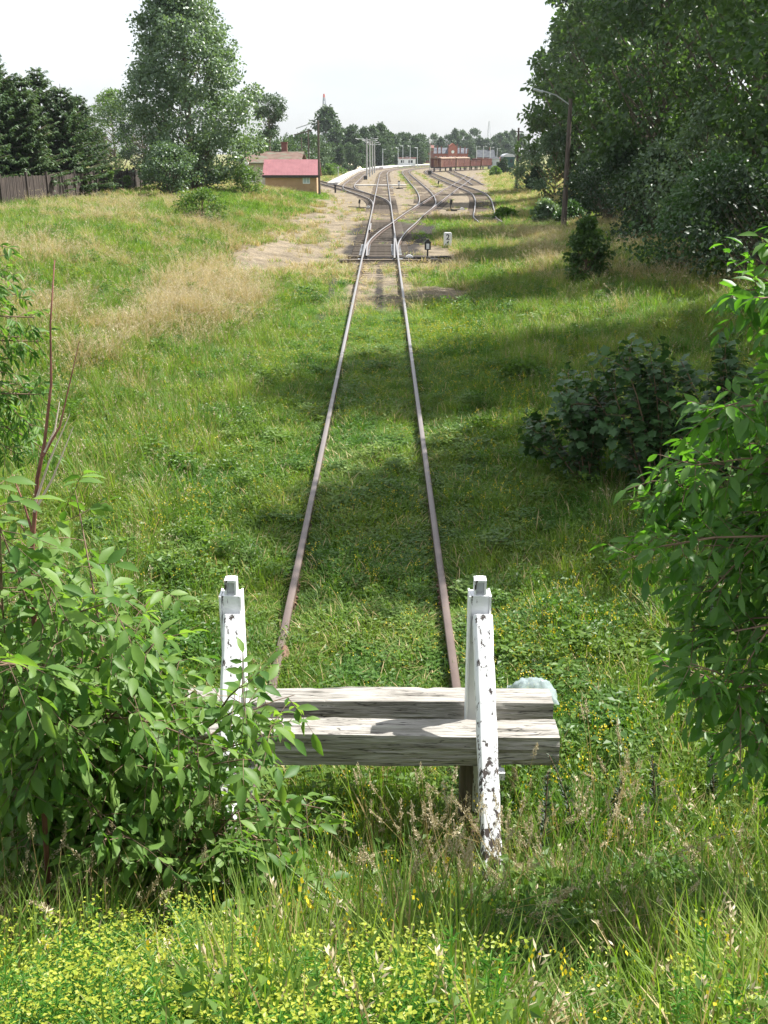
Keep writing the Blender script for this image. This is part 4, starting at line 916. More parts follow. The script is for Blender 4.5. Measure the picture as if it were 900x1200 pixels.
for k in range(26):      # continues out of sight behind the right-hand trees and the left bank
    px = tr.choice([tr.uniform(620, 1100), tr.uniform(-260, 300)]); fartree(px, tr.uniform(150, 162), tr.uniform(420, 520), 0, 'dense green tree of the far wood hidden behind nearer trees', 'trees of the far wood at the sides')
# low scrub before the left wood
for px, py, h, lb in [(391, 204, 1.8, 'scrub bush left of the sand heap'), (384, 206, 2.0, 'scrub bush right of the shed pole'), (407, 200, 1.5, 'dark round bush on the sand heap')]:
    x, y = P(px, py); broadleaf('scrub_bush', (x, y, -.1), h, 2.2, .05, px, 26, 50, .3, .6, 'leaf_bright' if px < 400 else 'leaf_shade', lb, 'bush', prof='mound', trunk_r=.05)

# ------------------------------------------------------------------ trees on the right
RT = [  # x, y, H, R, base, seed, clumps, leaves, size, label
    (10.8, 16.3, 15.0, 3.1, 2.6, 71, 150, 95, .24, 'dark tree just outside the right edge shading the near grass'),
    (12.3, 24.3, 18.0, 4.0, 2.4, 72, 210, 100, .23, 'nearest tall dark poplar at the right edge'),
    (15.2, 37.5, 18.0, 4.6, 2.6, 73, 210, 90, .25, 'second tall dark poplar of the right hand row'),
    (17.0, 49, 18.0, 5.0, 2.6, 74, 200, 85, .28, 'third tall poplar with sky showing beside its trunk'),
    (15.6, 62, 18.5, 4.6, 2.6, 75, 200, 80, .31, 'tall poplar rising behind the wooden lamp post'),
    (18.4, 78, 19.0, 5.2, 2.4, 76, 190, 80, .36, 'tall poplar beyond the wooden lamp post'),
    (19.0, 98, 19.0, 5.8, 2.0, 77, 190, 75, .42, 'tall poplar at the left end of the right hand row'),
    (21.2, 122, 17.5, 6.0, 1.5, 78, 150, 70, .46, 'farthest leafy poplar overhanging the plain dark pole'),
    (27.0, 90, 19.0, 6.0, 2.0, 79, 120, 70, .5, 'poplar in the second row behind the lamp post'),
    (24.0, 56, 18.0, 6.0, 2.0, 80, 130, 75, .42, 'poplar in the second row behind the dark thicket'),
]
for x, y, H, R_, h0, sd_, nc, nl, ls, lb in RT:
    broadleaf('poplar_tree', (x, y, float(ht(x, y)) - .1), H, R_, h0, sd_, nc, nl, ls, 1.05, 'leaf_poplar_dark', lb, 'tree', 'tall poplars on the right', prof='column', trunk_r=.3, outer=.4, up=1.1)
# thicket under them
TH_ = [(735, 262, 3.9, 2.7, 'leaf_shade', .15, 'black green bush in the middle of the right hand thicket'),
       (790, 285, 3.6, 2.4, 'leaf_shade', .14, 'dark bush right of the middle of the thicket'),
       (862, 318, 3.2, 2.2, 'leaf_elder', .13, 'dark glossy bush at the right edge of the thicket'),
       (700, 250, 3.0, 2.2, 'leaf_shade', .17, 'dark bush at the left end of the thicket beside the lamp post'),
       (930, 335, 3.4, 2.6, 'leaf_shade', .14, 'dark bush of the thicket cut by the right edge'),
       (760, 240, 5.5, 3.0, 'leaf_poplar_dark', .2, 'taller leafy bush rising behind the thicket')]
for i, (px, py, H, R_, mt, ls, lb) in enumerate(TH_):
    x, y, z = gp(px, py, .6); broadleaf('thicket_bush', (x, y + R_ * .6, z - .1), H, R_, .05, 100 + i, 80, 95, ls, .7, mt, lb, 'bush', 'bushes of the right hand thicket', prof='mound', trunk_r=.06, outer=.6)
for i, (px, py, pt, R_, lb) in enumerate([(828, 300, 120, 1.5, 'slender young poplar catching light above the thicket'), (775, 290, 170, 1.3, 'young poplar with pale leaves before the thicket'), (884, 300, 150, 1.6, 'young poplar at the right edge above the glossy bush'), (705, 240, 160, 1.4, 'young poplar behind the wooden lamp post')]):
    x, y, z = gp(px, py, .6); broadleaf('young_poplar', (x, y + 1.5, z), HA(pt, y + 1.5) - z, R_, .5, 120 + i, 60, 60, .15, .5, 'leaf_poplar', lb, 'tree', 'young poplars before the thicket', prof='ovate', trunk_r=.06, outer=.4)
for i, (px, py, pt, R_, mt, prof, lb) in enumerate([
    (685, 330, 256, .62, 'leaf_bright_shade', 'ovate', 'upright green sapling bush in the grass below the lamp post'),
    (627, 223, 196, .95, 'leaf_shade', 'ovate', 'small dense dark bush right of the plain pole'),
    (640, 262, 236, .8, 'leaf_poplar', 'mound', 'pale leafed low bush left of the lamp post'),
    (620, 222, 172, 1.9, 'leaf_poplar', 'ovate', 'pale silvery young tree behind the small dark bush'),
    (650, 232, 150, 2.2, 'leaf_poplar', 'ovate', 'taller silvery young tree left of the lamp post'),
    (592, 256, 246, .7, 'leaf_bright', 'mound', 'little bush near the end of the curving track'),
    (580, 206, 196, 1.0, 'leaf_bright', 'mound', 'little bush before the blue grey hut'),
    (590, 203, 188, 1.6, 'leaf_shade', 'mound', 'dark bush before the little brick shed'),
    (668, 262, 240, .9, 'leaf_elder', 'mound', 'low dark bush at the foot of the wooden lamp post'),
    (836, 336, 305, .25, 'leaf_bright', 'ovate', 'yellow green seedling in the grass before the thicket'),
    (612, 452, 426, .32, 'leaf_bright', 'mound', 'sunlit yellow green weed clump right of the rails')]):
    x, y, z = gp(px, py, .5); ls = .012 * y ** .5 * 1.6 + .02
    broadleaf('wayside_bush', (x, y, z - .05), max(HA(pt, y) - z, .4), R_, .05, 140 + i, 46, 70, ls, max(R_ * .35, .12), mt, lb, 'bush', 'single bushes in the grass on the right', prof=prof, trunk_r=.03, outer=.45, barkmat='twig')
# the dark leafy shrubs right of the rails (lobed leaves, many upright shoots)
def shoot_shrub(name, base, tips, lsz, seed, mat, label, cat='bush', group=None, tw='twig', spacing=.09, droop=.25, shape=LL, ratio=.85, r0=.018, leafparts='foliage', pinn=0, leafstart=.3, twigs=3):
    """stems from base to each tip; leaves (or pinnate sprays) along them and along side twigs"""
    r = np.random.default_rng(seed); base = np.array(base, float); e = empty(name, base.tolist(), 0, label, cat, group)
    st = MB(); C = []; D = []; Nn = []; Ls = []
    def line(p0, p1, p2, rad0, rad1, n=7):
        t = np.linspace(0, 1, n)[:, None]; pts = (1 - t) ** 2 * p0 + 2 * t * (1 - t) * p1 + t ** 2 * p2
        st.tube([tuple(q) for q in pts], list(np.linspace(rad0, rad1, n)), 6, False); return pts
    def leaves(pts, s0):
        seg = np.diff(pts, axis=0); ln = np.linalg.norm(seg, axis=1); cs = np.r_[0, np.cumsum(ln)]; tot = cs[-1]
        q = np.arange(tot * s0, tot + spacing * .5, spacing)
        for k, s in enumerate(q):
            s = min(s, tot); i = min(np.searchsorted(cs, s, side='right') - 1, len(seg) - 1); p = pts[i] + seg[i] * ((s - cs[i]) / ln[i]); td = seg[i] / ln[i]
            rd = unit(r.normal(size=3)); sd_ = unit(np.cross(td, rd))
            for sg in (-1, 1):
                d = unit(sd_ * sg * 1.0 + td * .55 + np.array([0, 0, -droop]) + r.normal(0, .2, 3))
                if pinn:
                    Lr = lsz * 2.1 * r.uniform(.7, 1.15); nn = unit(np.array([0, 0, 1]) + r.normal(0, .4, 3)); sv_ = unit(np.cross(nn, d))
                    rach = [p + d * Lr * u + np.array([0, 0, -droop * .5 * Lr * u * u]) for u in (0, .5, 1)]
                    st.tube([tuple(x_) for x_ in rach], [.0022, .0018, .0012], 3, False)
                    for u in np.linspace(.38, 1, pinn):
                        pp = p + d * Lr * u + np.array([0, 0, -droop * .5 * Lr * u * u])
                        for s2 in ((-1, 1) if u < .99 else (0,)):
                            C.append(pp); D.append(d * (.6 if s2 else 1) + sv_ * s2 * .9 + np.array([0, 0, -droop * .8]) + r.normal(0, .12, 3)); Nn.append(nn + r.normal(0, .25, 3)); Ls.append(lsz * r.uniform(.5, 1.25) * (1 if s2 else 1.15))
                else:
                    C.append(p + d * lsz * .25); D.append(d); Nn.append(np.array([0, 0, 1]) + td * .3 + r.normal(0, .35, 3)); Ls.append(lsz * r.uniform(.6, 1.2))
    for tip in tips:
        tip = np.array(tip, float) - base; L_ = np.linalg.norm(tip); b0 = r.normal(0, .05, 3) * np.array([1, 1, 0])
        mid = b0 * .5 + tip * .45 + np.array([0, 0, .12 * L_]) + r.normal(0, .04 * L_, 3)
        pts = line(b0, mid, tip, r0 * (.6 + .5 * r.random()), .003); leaves(pts, leafstart)
        for _ in range(twigs):
            i = r.integers(2, 6); p = pts[i]; td = unit(pts[i + 1 if i < 6 else i] - pts[i - 1]); d = unit(td * .8 + r.normal(0, .55, 3) + np.array([0, 0, .15])); l2 = L_ * r.uniform(.14, .3)
            pt2 = line(p, p + d * l2 * .5 + np.array([0, 0, .05 * l2]), p + d * l2 + np.array([0, 0, -droop * .3 * l2]), .006, .002, 5); leaves(pt2, .2)
    st.build('stems', M[tw], e, smooth=True)
    C, D, Nn = map(np.array, (C, D, Nn)); Ls = np.array(Ls); leaf_mesh(leafparts, C, D, Nn, Ls, Ls * ratio, mat, e, shape, None, True, r)
    return e
LB = (np.array([(0, 0, 0), (.45, 0, -.02), (1, 0, -.2), (.1, .42, .05), (.42, .30, .06), (.55, .58, .0), (.75, .25, -.03), (.1, -.42, .05), (.42, -.30, .06), (.55, -.58, .0), (.75, -.25, -.03)], float),
      np.array([(0, 1, 4), (0, 4, 3), (1, 6, 4), (4, 6, 5), (1, 2, 6), (0, 8, 1), (0, 7, 8), (1, 8, 10), (8, 9, 10), (1, 10, 2)]))
def tips_px(lst, Yf, sd_):
    r = np.random.default_rng(sd_); out = []
    for px, py in lst:
        Y = Yf + r.uniform(-.6, .6); out.append((XA(px, Y, HA(py, Y)), Y, HA(py, Y)))
    return out
mr_ = np.random.default_rng(31)
for k, (bx, by, x0, x1, yt, lb) in enumerate([(690, 575, 612, 730, 430, 'dark lobed leaved shrub right of the rails reaching towards them'), (765, 590, 690, 830, 400, 'widest dark lobed leaved shrub in the middle of the shrub patch'), (850, 590, 790, 925, 400, 'dark lobed leaved shrub behind the bright hanging branches on the right')]):
    b1 = gp(bx, by); tl = []
    for _ in range(17):
        u = mr_.random(); px = x0 + (x1 - x0) * u; top = yt + 75 * abs(u - (.75 if k == 0 else .5)) ** 1.3 + mr_.uniform(-8, 30); tl.append((px, top if mr_.random() < .7 else mr_.uniform(top, by - 25)))
    shoot_shrub('maple_shrub', b1, tips_px(tl, b1[1] + .5, k), .125, 201 + k, 'leaf_elder', lb, group='dark shrubs right of the rails', spacing=.085, r0=.014, ratio=1.0, shape=LB, leafstart=.12, twigs=6)

# ------------------------------------------------------------------ foreground shrubs
rr_ = np.random.default_rng(77)
# ash shrub at the lower left, in front of the left post
base = gp(60, 1010)
edge = [(0, 620), (20, 650), (60, 690), (100, 715), (140, 720), (180, 755), (210, 775), (228, 810), (290, 825), (310, 835), (318, 850), (285, 890)]
inner = [(int(a), int(b)) for a, b in zip(rr_.uniform(-20, 205, 22), rr_.uniform(740, 930, 22))]
low = [(150, 980), (190, 1000), (230, 990), (285, 985), (300, 965), (325, 985), (230, 1040), (295, 1010), (350, 972), (305, 940), (262, 985)]
tp = []
for (px, py) in edge + inner + low:
    Y = 3.95 + .35 * (px / 340.) + rr_.uniform(-.35, .4); tp.append((XA(px, Y, HA(py, Y)), Y, HA(py, Y)))
shoot_shrub('ash_shrub', base, tp, .098, 301, 'leaf_shrub', 'leafy green shrub growing in front of the left post of the buffer stop', group=None, spacing=.12, pinn=3, ratio=.44, r0=.013, droop=.45, leafstart=.45, twigs=3)
# right: box elder branches, trunk just out of view
base = (2.75, 4.3, float(ht(2.75, 4.3)) - .1)
ed = [(868, 340), (890, 350), (850, 480), (872, 470), (835, 500), (815, 545), (790, 570), (770, 595), (745, 628), (775, 640), (800, 600), (840, 560), (880, 520), (860, 600), (820, 640), (790, 680), (830, 700), (870, 660), (800, 740), (785, 790), (815, 820), (850, 790), (885, 740), (840, 860), (865, 900), (885, 870), (880, 810), (895, 600), (900, 680), (860, 740)]
off = [(int(a), int(b)) for a, b in zip(rr_.uniform(905, 1150, 26), rr_.uniform(250, 880, 26))]
tp = []
for (px, py) in ed + off:
    Y = 4.15 + rr_.uniform(-.45, .55); tp.append((XA(px, Y, HA(py, Y)), Y, HA(py, Y)))
def hanging_tree(name, base, tips, trunk_h, lsz, seed, mat, label, ratio, pinn, spacing, droop, lean=(0, 0), r0=.05, twigs=2):
    r = np.random.default_rng(seed); base = np.array(base, float); e = empty(name, base.tolist(), 0, label, 'tree')
    st = MB(); C = []; D = []; Nn = []; Ls = []
    trk = [np.array([lean[0] * u * u, lean[1] * u * u, trunk_h * u]) for u in np.linspace(0, 1, 8)]
    st.tube([tuple(q) for q in trk], list(np.linspace(r0, r0 * .35, 8)), 9)
    br = MB()
    def leaves(pts, s0):
        seg = np.diff(pts, axis=0); ln = np.linalg.norm(seg, axis=1); cs = np.r_[0, np.cumsum(ln)]; tot = cs[-1]
        for s in np.arange(tot * s0, tot + spacing * .4, spacing):
            s = min(s, tot); i = min(np.searchsorted(cs, s, side='right') - 1, len(seg) - 1); p = pts[i] + seg[i] * ((s - cs[i]) / ln[i]); td = seg[i] / ln[i]
            sd2 = unit(np.cross(td, unit(r.normal(size=3))))
            for sg in (-1, 1):
                d = unit(sd2 * sg * .9 + td * .6 + np.array([0, 0, -droop]) + r.normal(0, .2, 3)); Lr = lsz * 1.7 * r.uniform(.7, 1.1); nn = unit(np.array([0, 0, 1]) + r.normal(0, .5, 3)); sv_ = unit(np.cross(nn, d))
                br.tube([tuple(p), tuple(p + d * Lr)], [.002, .0012], 3, False)
                for u in np.linspace(.4, 1, pinn):
                    for s2 in ((-1, 1) if u < .99 else (0,)):
                        C.append(p + d * Lr * u); D.append(d * .6 + sv_ * s2 * .8 + np.array([0, 0, -droop * 1.3]) + r.normal(0, .15, 3)); Nn.append(nn + r.normal(0, .35, 3)); Ls.append(lsz * r.uniform(.65, 1.2))
    for tip in tips:
        tip = np.array(tip) - base; hz_ = np.clip(tip[2] - .35 * np.hypot(*tip[:2]), .3, trunk_h * .95); u = hz_ / trunk_h; p0 = np.array([lean[0] * u * u, lean[1] * u * u, hz_])
        L_ = np.linalg.norm(tip - p0); mid = (p0 + tip) / 2 + np.array([0, 0, .22 * L_]); t = np.linspace(0, 1, 8)[:, None]; pts = (1 - t) ** 2 * p0 + 2 * t * (1 - t) * mid + t ** 2 * tip
        br.tube([tuple(q) for q in pts], list(np.linspace(.011, .003, 8)), 6, False); leaves(pts, .45)
        for _ in range(twigs):
            i = r.integers(3, 7); p = pts[i]; d = unit(unit(pts[i] - pts[i - 1]) * .8 + r.normal(0, .5, 3) + np.array([0, 0, -droop * .3])); l2 = L_ * r.uniform(.12, .25)
            q2 = np.array([p, p + d * l2 * .5, p + d * l2 + np.array([0, 0, -droop * .3 * l2])]); br.tube([tuple(q) for q in q2], [.005, .004, .002], 5, False); leaves(q2, .2)
    st.build('trunk', M['bark'], e, smooth=True); br.build('branches', M['twig'], e, smooth=True)
    C, D, Nn = map(np.array, (C, D, Nn)); Ls = np.array(Ls); leaf_mesh('crown', C, D, Nn, Ls, Ls * ratio, mat, e, LL, None, True, r)
    return e
hanging_tree('box_elder_tree', base, tp, 3.6, .088, 302, 'leaf_maple', 'bright leafy branches hanging in from the right edge', .40, 3, .085, .28, r0=.06, twigs=3)
# left: two small sprays of a tree outside the left edge
base = (-3.3, 4.9, float(ht(-3.3, 4.9)) - .1)
tp = []
for (px, py) in [(18, 345), (40, 372), (25, 395), (5, 325), (45, 400), (10, 420), (22, 450), (45, 462), (35, 490), (10, 500), (0, 470), (-60, 400), (-80, 520), (-60, 300), (-140, 350)]:
    Y = 5.2 + rr_.uniform(-.25, .25); tp.append((XA(px, Y, HA(py, Y)), Y, HA(py, Y)))
hanging_tree('willow_tree', base, tp, 3.9, .062, 303, 'leaf_shrub', 'dark narrow leaved sprays reaching in from the left edge', .28, 4, .055, .35, r0=.05, twigs=2)
# bare sapling
Y = 4.0
def pt_(px, py, Y): h = HA(py, Y); return (XA(px, Y, h), Y, h)
e = empty('bare_sapling', (0, 0, 0), 0, 'bare reddish sapling stem with pale twigs standing over the left shrub', 'sapling')
MB().tube([(pt_(45, 1010, Y)[0], Y, float(ht(pt_(45, 1010, Y)[0], Y)) - .05), pt_(42, 800, Y), pt_(38, 640, Y), pt_(44, 560, Y + .02), pt_(52, 520, Y), pt_(60, 450, Y), pt_(59, 380, Y), pt_(64, 305, Y)], [.014, .012, .010, .009, .007, .0055, .004, .0025], 8).build('stem', M['red_twig'], e, smooth=True)
tw_ = [((50, 535), (70, 500), (93, 400)), ((41, 590), (58, 540), (82, 485)), ((40, 600), (62, 560), (86, 500)), ((38, 625), (28, 590), (14, 555)), ((38, 640), (30, 625), (22, 610)), ((52, 530), (64, 505), (70, 470))]
for k, (a, b_, c) in enumerate(tw_): MB().tube([pt_(*a, Y), pt_(*b_, Y + .02), pt_(*c, Y + .05)], [.006, .004, .0015], 6, False).build('twig', M['red_twig' if k in (0, 3, 4) else 'pale_twig'], e, smooth=True)
e2 = MB()
for (a, b_, c) in [((215, 800), (260, 745), (318, 680)), ((272, 740), (275, 715), (270, 690)), ((275, 740), (290, 700), (318, 660)), ((130, 860), (150, 800), (170, 760))]:
    e2.tube([pt_(*a, 4.1), pt_(*b_, 4.1), pt_(*c, 4.15)], [.006, .004, .002], 6, False)
# ------------------------------------------------------------------ dark leafy spikes at lower right
for i, (px, py, pt, ln_) in enumerate([(634, 1040, 925, 0), (672, 1010, 905, -.25), (765, 985, 905, -.1), (834, 960, 885, -.15), (712, 1000, 930, .1)]):
    x, y, z = gp(px, py, .2); H = max(HA(pt, y) - z, .35) + .12; r = np.random.default_rng(400 + i)
    e = empty('leafy_spike', (x, y, z), 0, ['dark leafy spike just right of the white strut', 'dark leafy spike leaning left behind the first one', 'dark leafy spike below the hanging branches', 'rightmost dark leafy spike near the edge', 'short dark leafy spike in the middle of the group'][i], 'weed', 'dark leafy spikes at the lower right')
    ax = lambda u: np.array([ln_ * H * u * u, 0, H * u]); MB().tube([tuple(ax(u)) for u in np.linspace(-.1, 1, 8)], list(np.linspace(.006, .003, 8)), 6).build('stem', M['twig'], e)
    n = 150; u = r.random(n) ** .8; C = np.array([ax(q) for q in u]); a = r.random(n) * 6.28; D = np.stack([np.cos(a), np.sin(a), .7 + 0 * a], 1); Ls = .065 * (1.15 - u) + .015
    leaf_mesh('foliage', C, D, np.array([0, 0, 1.]) + r.normal(0, .2, (n, 3)), Ls, Ls * .4, 'spike_leaf', e)

# ------------------------------------------------------------------ grass and ground plants (uncountable)
src = bpy.data.collections.new('tuft_sources')
def tuft(name, n, h, spread, width, lean, mats, seed, straw=0.0, seg=3, heads=0, flowers=0, broad=0, blsz=.05):
    """one clump of blades; material slots: blade, second"""
    r = np.random.default_rng(seed); V = []; F = []; MI = []; TI = []
    def add(vs, fs, mi, ti):
        n0 = len(V); V.extend(vs); F.extend([tuple(i + n0 for i in f) for f in fs]); MI.extend([mi] * len(fs)); TI.extend([ti] * len(vs))
    for k in range(n):
        a = r.random() * 6.283; rad = spread * math.sqrt(r.random()); b = np.array([math.cos(a) * rad, math.sin(a) * rad, -.02]); hh = h * r.uniform(.45, 1.15)
        d = np.array([math.cos(a + r.normal(0, .8)), math.sin(a + r.normal(0, .8)), 0]) * lean * r.uniform(.3, 1.3); wd = np.array([-d[1], d[0], 0]); wd = wd / (np.linalg.norm(wd) + 1e-6) * width * r.uniform(.7, 1.3)
        vs = []
        for q in range(seg):
            u = q / seg; c = b + np.array([0, 0, hh * (u - .18 * lean * u * u)]) + d * hh * u ** 1.8; ww = wd * (1 - .55 * u); vs += [c - ww, c + ww]
        vs.append(b + np.array([0, 0, hh * (1 - .22 * lean)]) + d * hh); fs = []
        for q in range(seg - 1): fs += [(2 * q, 2 * q + 1, 2 * q + 3), (2 * q, 2 * q + 3, 2 * q + 2)]
        fs.append((2 * seg - 2, 2 * seg - 1, 2 * seg)); mi = 1 if r.random() < straw else 0; ti = r.random()
        add(vs, fs, mi, ti)
        if k < heads:
            top = vs[-1]; dr = vs[-1] - vs[-2]; dr = dr / np.linalg.norm(dr)
            for _ in range(12):
                p = top - dr * r.uniform(0, .11) + r.normal(0, .008, 3); dd = unit(dr + r.normal(0, .5, 3)); s = unit(np.cross(dd, r.normal(size=3))) * .004
                add([p, p + dd * .012 + s, p + dd * .012 - s, p + dd * .026], [(0, 1, 3), (0, 3, 2)], 2, r.random())
        if k < flowers:
            top = vs[-1] + np.array([0, 0, .01])
            for _ in range(5):
                p = top + r.normal(0, .014, 3); s1 = unit(r.normal(size=3)) * .006; s2 = unit(np.cross(s1, r.normal(size=3))) * .006
                add([p - s1, p + s2, p + s1, p - s2], [(0, 1, 2), (0, 2, 3)], 2, r.random())
    for k in range(broad):
        a = r.random() * 6.283; rad = spread * math.sqrt(r.random()); b = np.array([math.cos(a) * rad, math.sin(a) * rad, h * r.uniform(.15, .85)]); D = unit(np.array([r.normal(), r.normal(), .2])); Nn = unit(np.array([0, 0, 1]) + r.normal(0, .4, 3)); s = blsz * r.uniform(.6, 1.3)
        vv, ff, _ = leaf_arrays(b[None], D[None], Nn[None], np.array([s]), np.array([s * .6]), np.array([0.]), LQ); add(list(vv), ff.tolist(), 3, r.random())
    me = bpy.data.meshes.new(name); me.from_pydata([tuple(v) for v in V], [], F); 
    for m_ in mats: me.materials.append(M[m_])
    me.polygons.foreach_set('material_index', MI); at = me.attributes.new('tint', 'FLOAT', 'POINT'); at.data.foreach_set('value', np.array(TI, np.float32)); me.update()
    o = bpy.data.objects.new(name, me); src.objects.link(o); return o
GM = ['grass_green', 'grass_straw', 'seed_head', 'herb']; GF = ['grass_green', 'grass_straw', 'petal', 'herb']
def scatter(name, coll, pts, rot, scl, idx, label=None):
    me = bpy.data.meshes.new(name); me.vertices.add(len(pts)); me.vertices.foreach_set('co', np.asarray(pts, np.float32).ravel())
    for nm, ty, ar in (('rot', 'FLOAT_VECTOR', rot), ('scl', 'FLOAT_VECTOR', scl), ('idx', 'INT', idx)):
        at = me.attributes.new(nm, ty, 'POINT'); at.data.foreach_set('vector' if ty == 'FLOAT_VECTOR' else 'value', np.asarray(ar, np.float32 if ty != 'INT' else np.int32).ravel())
    o = bpy.data.objects.new(name, me); link(o)
    ng = bpy.data.node_groups.new(name, 'GeometryNodeTree'); ng.interface.new_socket('Geometry', in_out='INPUT', socket_type='NodeSocketGeometry'); ng.interface.new_socket('Geometry', in_out='OUTPUT', socket_type='NodeSocketGeometry')
    gi = ng.nodes.new('NodeGroupInput'); go = ng.nodes.new('NodeGroupOutput'); ip = ng.nodes.new('GeometryNodeInstanceOnPoints'); ci = ng.nodes.new('GeometryNodeCollectionInfo')
    ci.inputs['Collection'].default_value = coll; ci.inputs['Separate Children'].default_value = True; ci.inputs['Reset Children'].default_value = True
    mtp = ng.nodes.new('GeometryNodeMeshToPoints'); ng.links.new(gi.outputs[0], mtp.inputs['Mesh'])
    def na(nm, ty): n = ng.nodes.new('GeometryNodeInputNamedAttribute'); n.data_type = ty; n.inputs['Name'].default_value = nm; return n.outputs[0]
    er = ng.nodes.new('FunctionNodeEulerToRotation'); ng.links.new(na('rot', 'FLOAT_VECTOR'), er.inputs[0])
    ng.links.new(mtp.outputs[0], ip.inputs['Points']); ng.links.new(ci.outputs[0], ip.inputs['Instance']); ip.inputs['Pick Instance'].default_value = True
    ng.links.new(na('idx', 'INT'), ip.inputs['Instance Index']); ng.links.new(er.outputs[0], ip.inputs['Rotation']); ng.links.new(na('scl', 'FLOAT_VECTOR'), ip.inputs['Scale'])
    ng.links.new(ip.outputs[0], go.inputs[0]); md = o.modifiers.new('scatter', 'NODES'); md.node_group = ng
    tag(o, label, kind='stuff'); return o
# source tufts: sorted by name = index
tuft('a0_short_grass', 34, .20, .16, .0042, .55, GM, 1)
tuft('a1_short_grass', 30, .24, .18, .0045, .75, GM, 2, straw=.06)
tuft('a2_herb_grass', 20, .19, .17, .004, .6, GM, 3, broad=26, blsz=.045)
tuft('a3_flower_grass', 18, .26, .17, .004, .5, GF, 4, flowers=3, broad=22, blsz=.04)
tuft('b0_tall_grass', 38, .40, .15, .0045, .8, GM, 5, straw=.10, heads=1)
tuft('b1_straw_grass', 34, .50, .16, .0036, 1.1, GM, 6, straw=.75, heads=7)
tuft('b2_straw_grass', 26, .60, .14, .0036, .7, GM, 7, straw=.9, heads=9)
tuft('c0_coarse_green', 34, .36, .30, .013, .7, GM, 8, straw=.05, seg=2)
tuft('c1_coarse_mixed', 34, .42, .30, .013, .7, GM, 9, straw=.45, seg=2)
tuft('c2_coarse_straw', 32, .48, .30, .012, .75, GM, 10, straw=.92, seg=2)
tuft('d0_weed', 10, .36, .15, .004, .5, GM, 11, broad=120, blsz=.06)
tuft('d1_weed', 14, .30, .16, .004, .5, GF, 12, broad=90, blsz=.045, flowers=9)
g = np.random.default_rng(99)
pts = []; rot = []; scl = []; idx = []
def frust(n, y0, y1, power=1.0, marg=1.25):
    Y = y0 + (y1 - y0) * g.random(n) ** power; X = (g.random(n) * 2 - 1) * (.375 * (Y + 1.4) * marg + .8); return X, Y
def emit(X, Y, kinds, hs, ws, sink=0.0):
    Z = ht(X, Y) - sink; n = len(X); pts.append(np.stack([X, Y, Z], 1)); rot.append(np.stack([g.normal(0, .12, n), g.normal(0, .12, n), g.random(n) * 6.283], 1)); scl.append(np.stack([ws, ws, hs], 1)); idx.append(kinds)
trk = lambda X: np.minimum(np.abs(X - CX - .75), np.abs(X - CX + .75))
def field(n, y0, y1, power, coarse, marg=1.25):
    X, Y = frust(n, y0, y1, power, marg); dry, dirt, oil = zone(X, Y)
    keep = g.random(n) > np.clip(dirt * .98 + oil * 1.2, 0, .985)
    near_rail = trk(X) < .10; keep &= ~(near_rail & (Y > 7.2)); ht_f = np.ones(n)
    for c_ in (c1, c2, c4, c5, c6, c7):
        o_ = np.argsort(c_[:, 1]); dd_ = np.abs(X - np.interp(Y, c_[o_, 1], c_[o_, 0])); on = (Y > c_[:, 1].min()) & (Y < c_[:, 1].max())
        keep &= ~(on & (np.abs(dd_ - .75) < .16)); ht_f = np.where(on & (dd_ < 1.2), .45, ht_f)
    ht_f = np.where((np.abs(X - CX) < 1.2) & (Y > 40), .5, ht_f)[keep]
    X, Y, dry, dirt = X[keep], Y[keep], dry[keep], dirt[keep]; m = len(X)
    pn = fbm(X * .5 + 9, Y * .4 + 4); fl = fbm(X * .8 + 40, Y * .6 + 40)
    bed = np.clip(1 - (np.abs(X - CX) - .9) / 1.2, 0, 1) * np.clip((Y - 6) / 2, 0, 1)
    tus = fbm(X * 2.3 + 17, Y * 1.9 + 3); h = ht_f * (.32 + .6 * pn + 1.15 * tus) * (1 - .35 * bed) * (1 - .45 * dirt); h *= np.where((Y < 6.2), 1.25, 1); h *= np.where(trk(X) < .28, .55, 1)
    q = g.random(m)
    yf = sm(1 - np.hypot((X - .9) / 2.6, (Y - 26) / 5.5)) * 1.6
    if coarse:
        k = np.where(q < dry * .8, 9, np.where(q < dry * 1.3 + .05, 8, 7)); h *= .8
        k = np.where(dirt > .4, np.where(q < .5, 9, 8), k)
    else:
        k = np.where(q < .35, 0, np.where(q < .7, 1, 2)); k = np.where((fl > .52) & (g.random(m) < .22), 3, k); k = np.where(g.random(m) < yf * .5, 3, k)
        k = np.where((Y < 5.5) & (g.random(m) < .2), 4, k)
        k = np.where(g.random(m) < dry * .95, np.where(g.random(m) < .45, 6, 5), np.where(g.random(m) < .25 * (np.abs(X) > 2.5), 4, k))
    emit(X, Y, k, h * g.uniform(.75, 1.25, m), g.uniform(.85, 1.3, m))
field(9000, 2.0, 9, .8, False, 1.35)
field(26000, 8, 26, .85, False)
field(30000, 25, 62, .8, False, 1.2)
field(22000, 36, 90, .9, True, 1.2)
field(26000, 85, 240, 1.1, True, 1.15)
field(9000, 200, 420, 1.0, True, 1.1)
n = 300; X = g.uniform(-1.15, -.7, n); Y = g.uniform(6.9, 8.4, n); emit(X, Y, g.choice([1, 2, 0, 1], n), g.uniform(.7, 1.15, n), g.uniform(.8, 1.1, n))
n = 900; X = g.uniform(.3, 2.6, n); Y = g.uniform(3.3, 4.7, n); kp = fbm(X * 2 + 5, Y * 2) > .47; X, Y = X[kp], Y[kp]; emit(X, Y, g.choice([10, 10, 4, 1], len(X)), g.uniform(.7, 1.5, len(X)), g.uniform(.7, 1.2, len(X)))
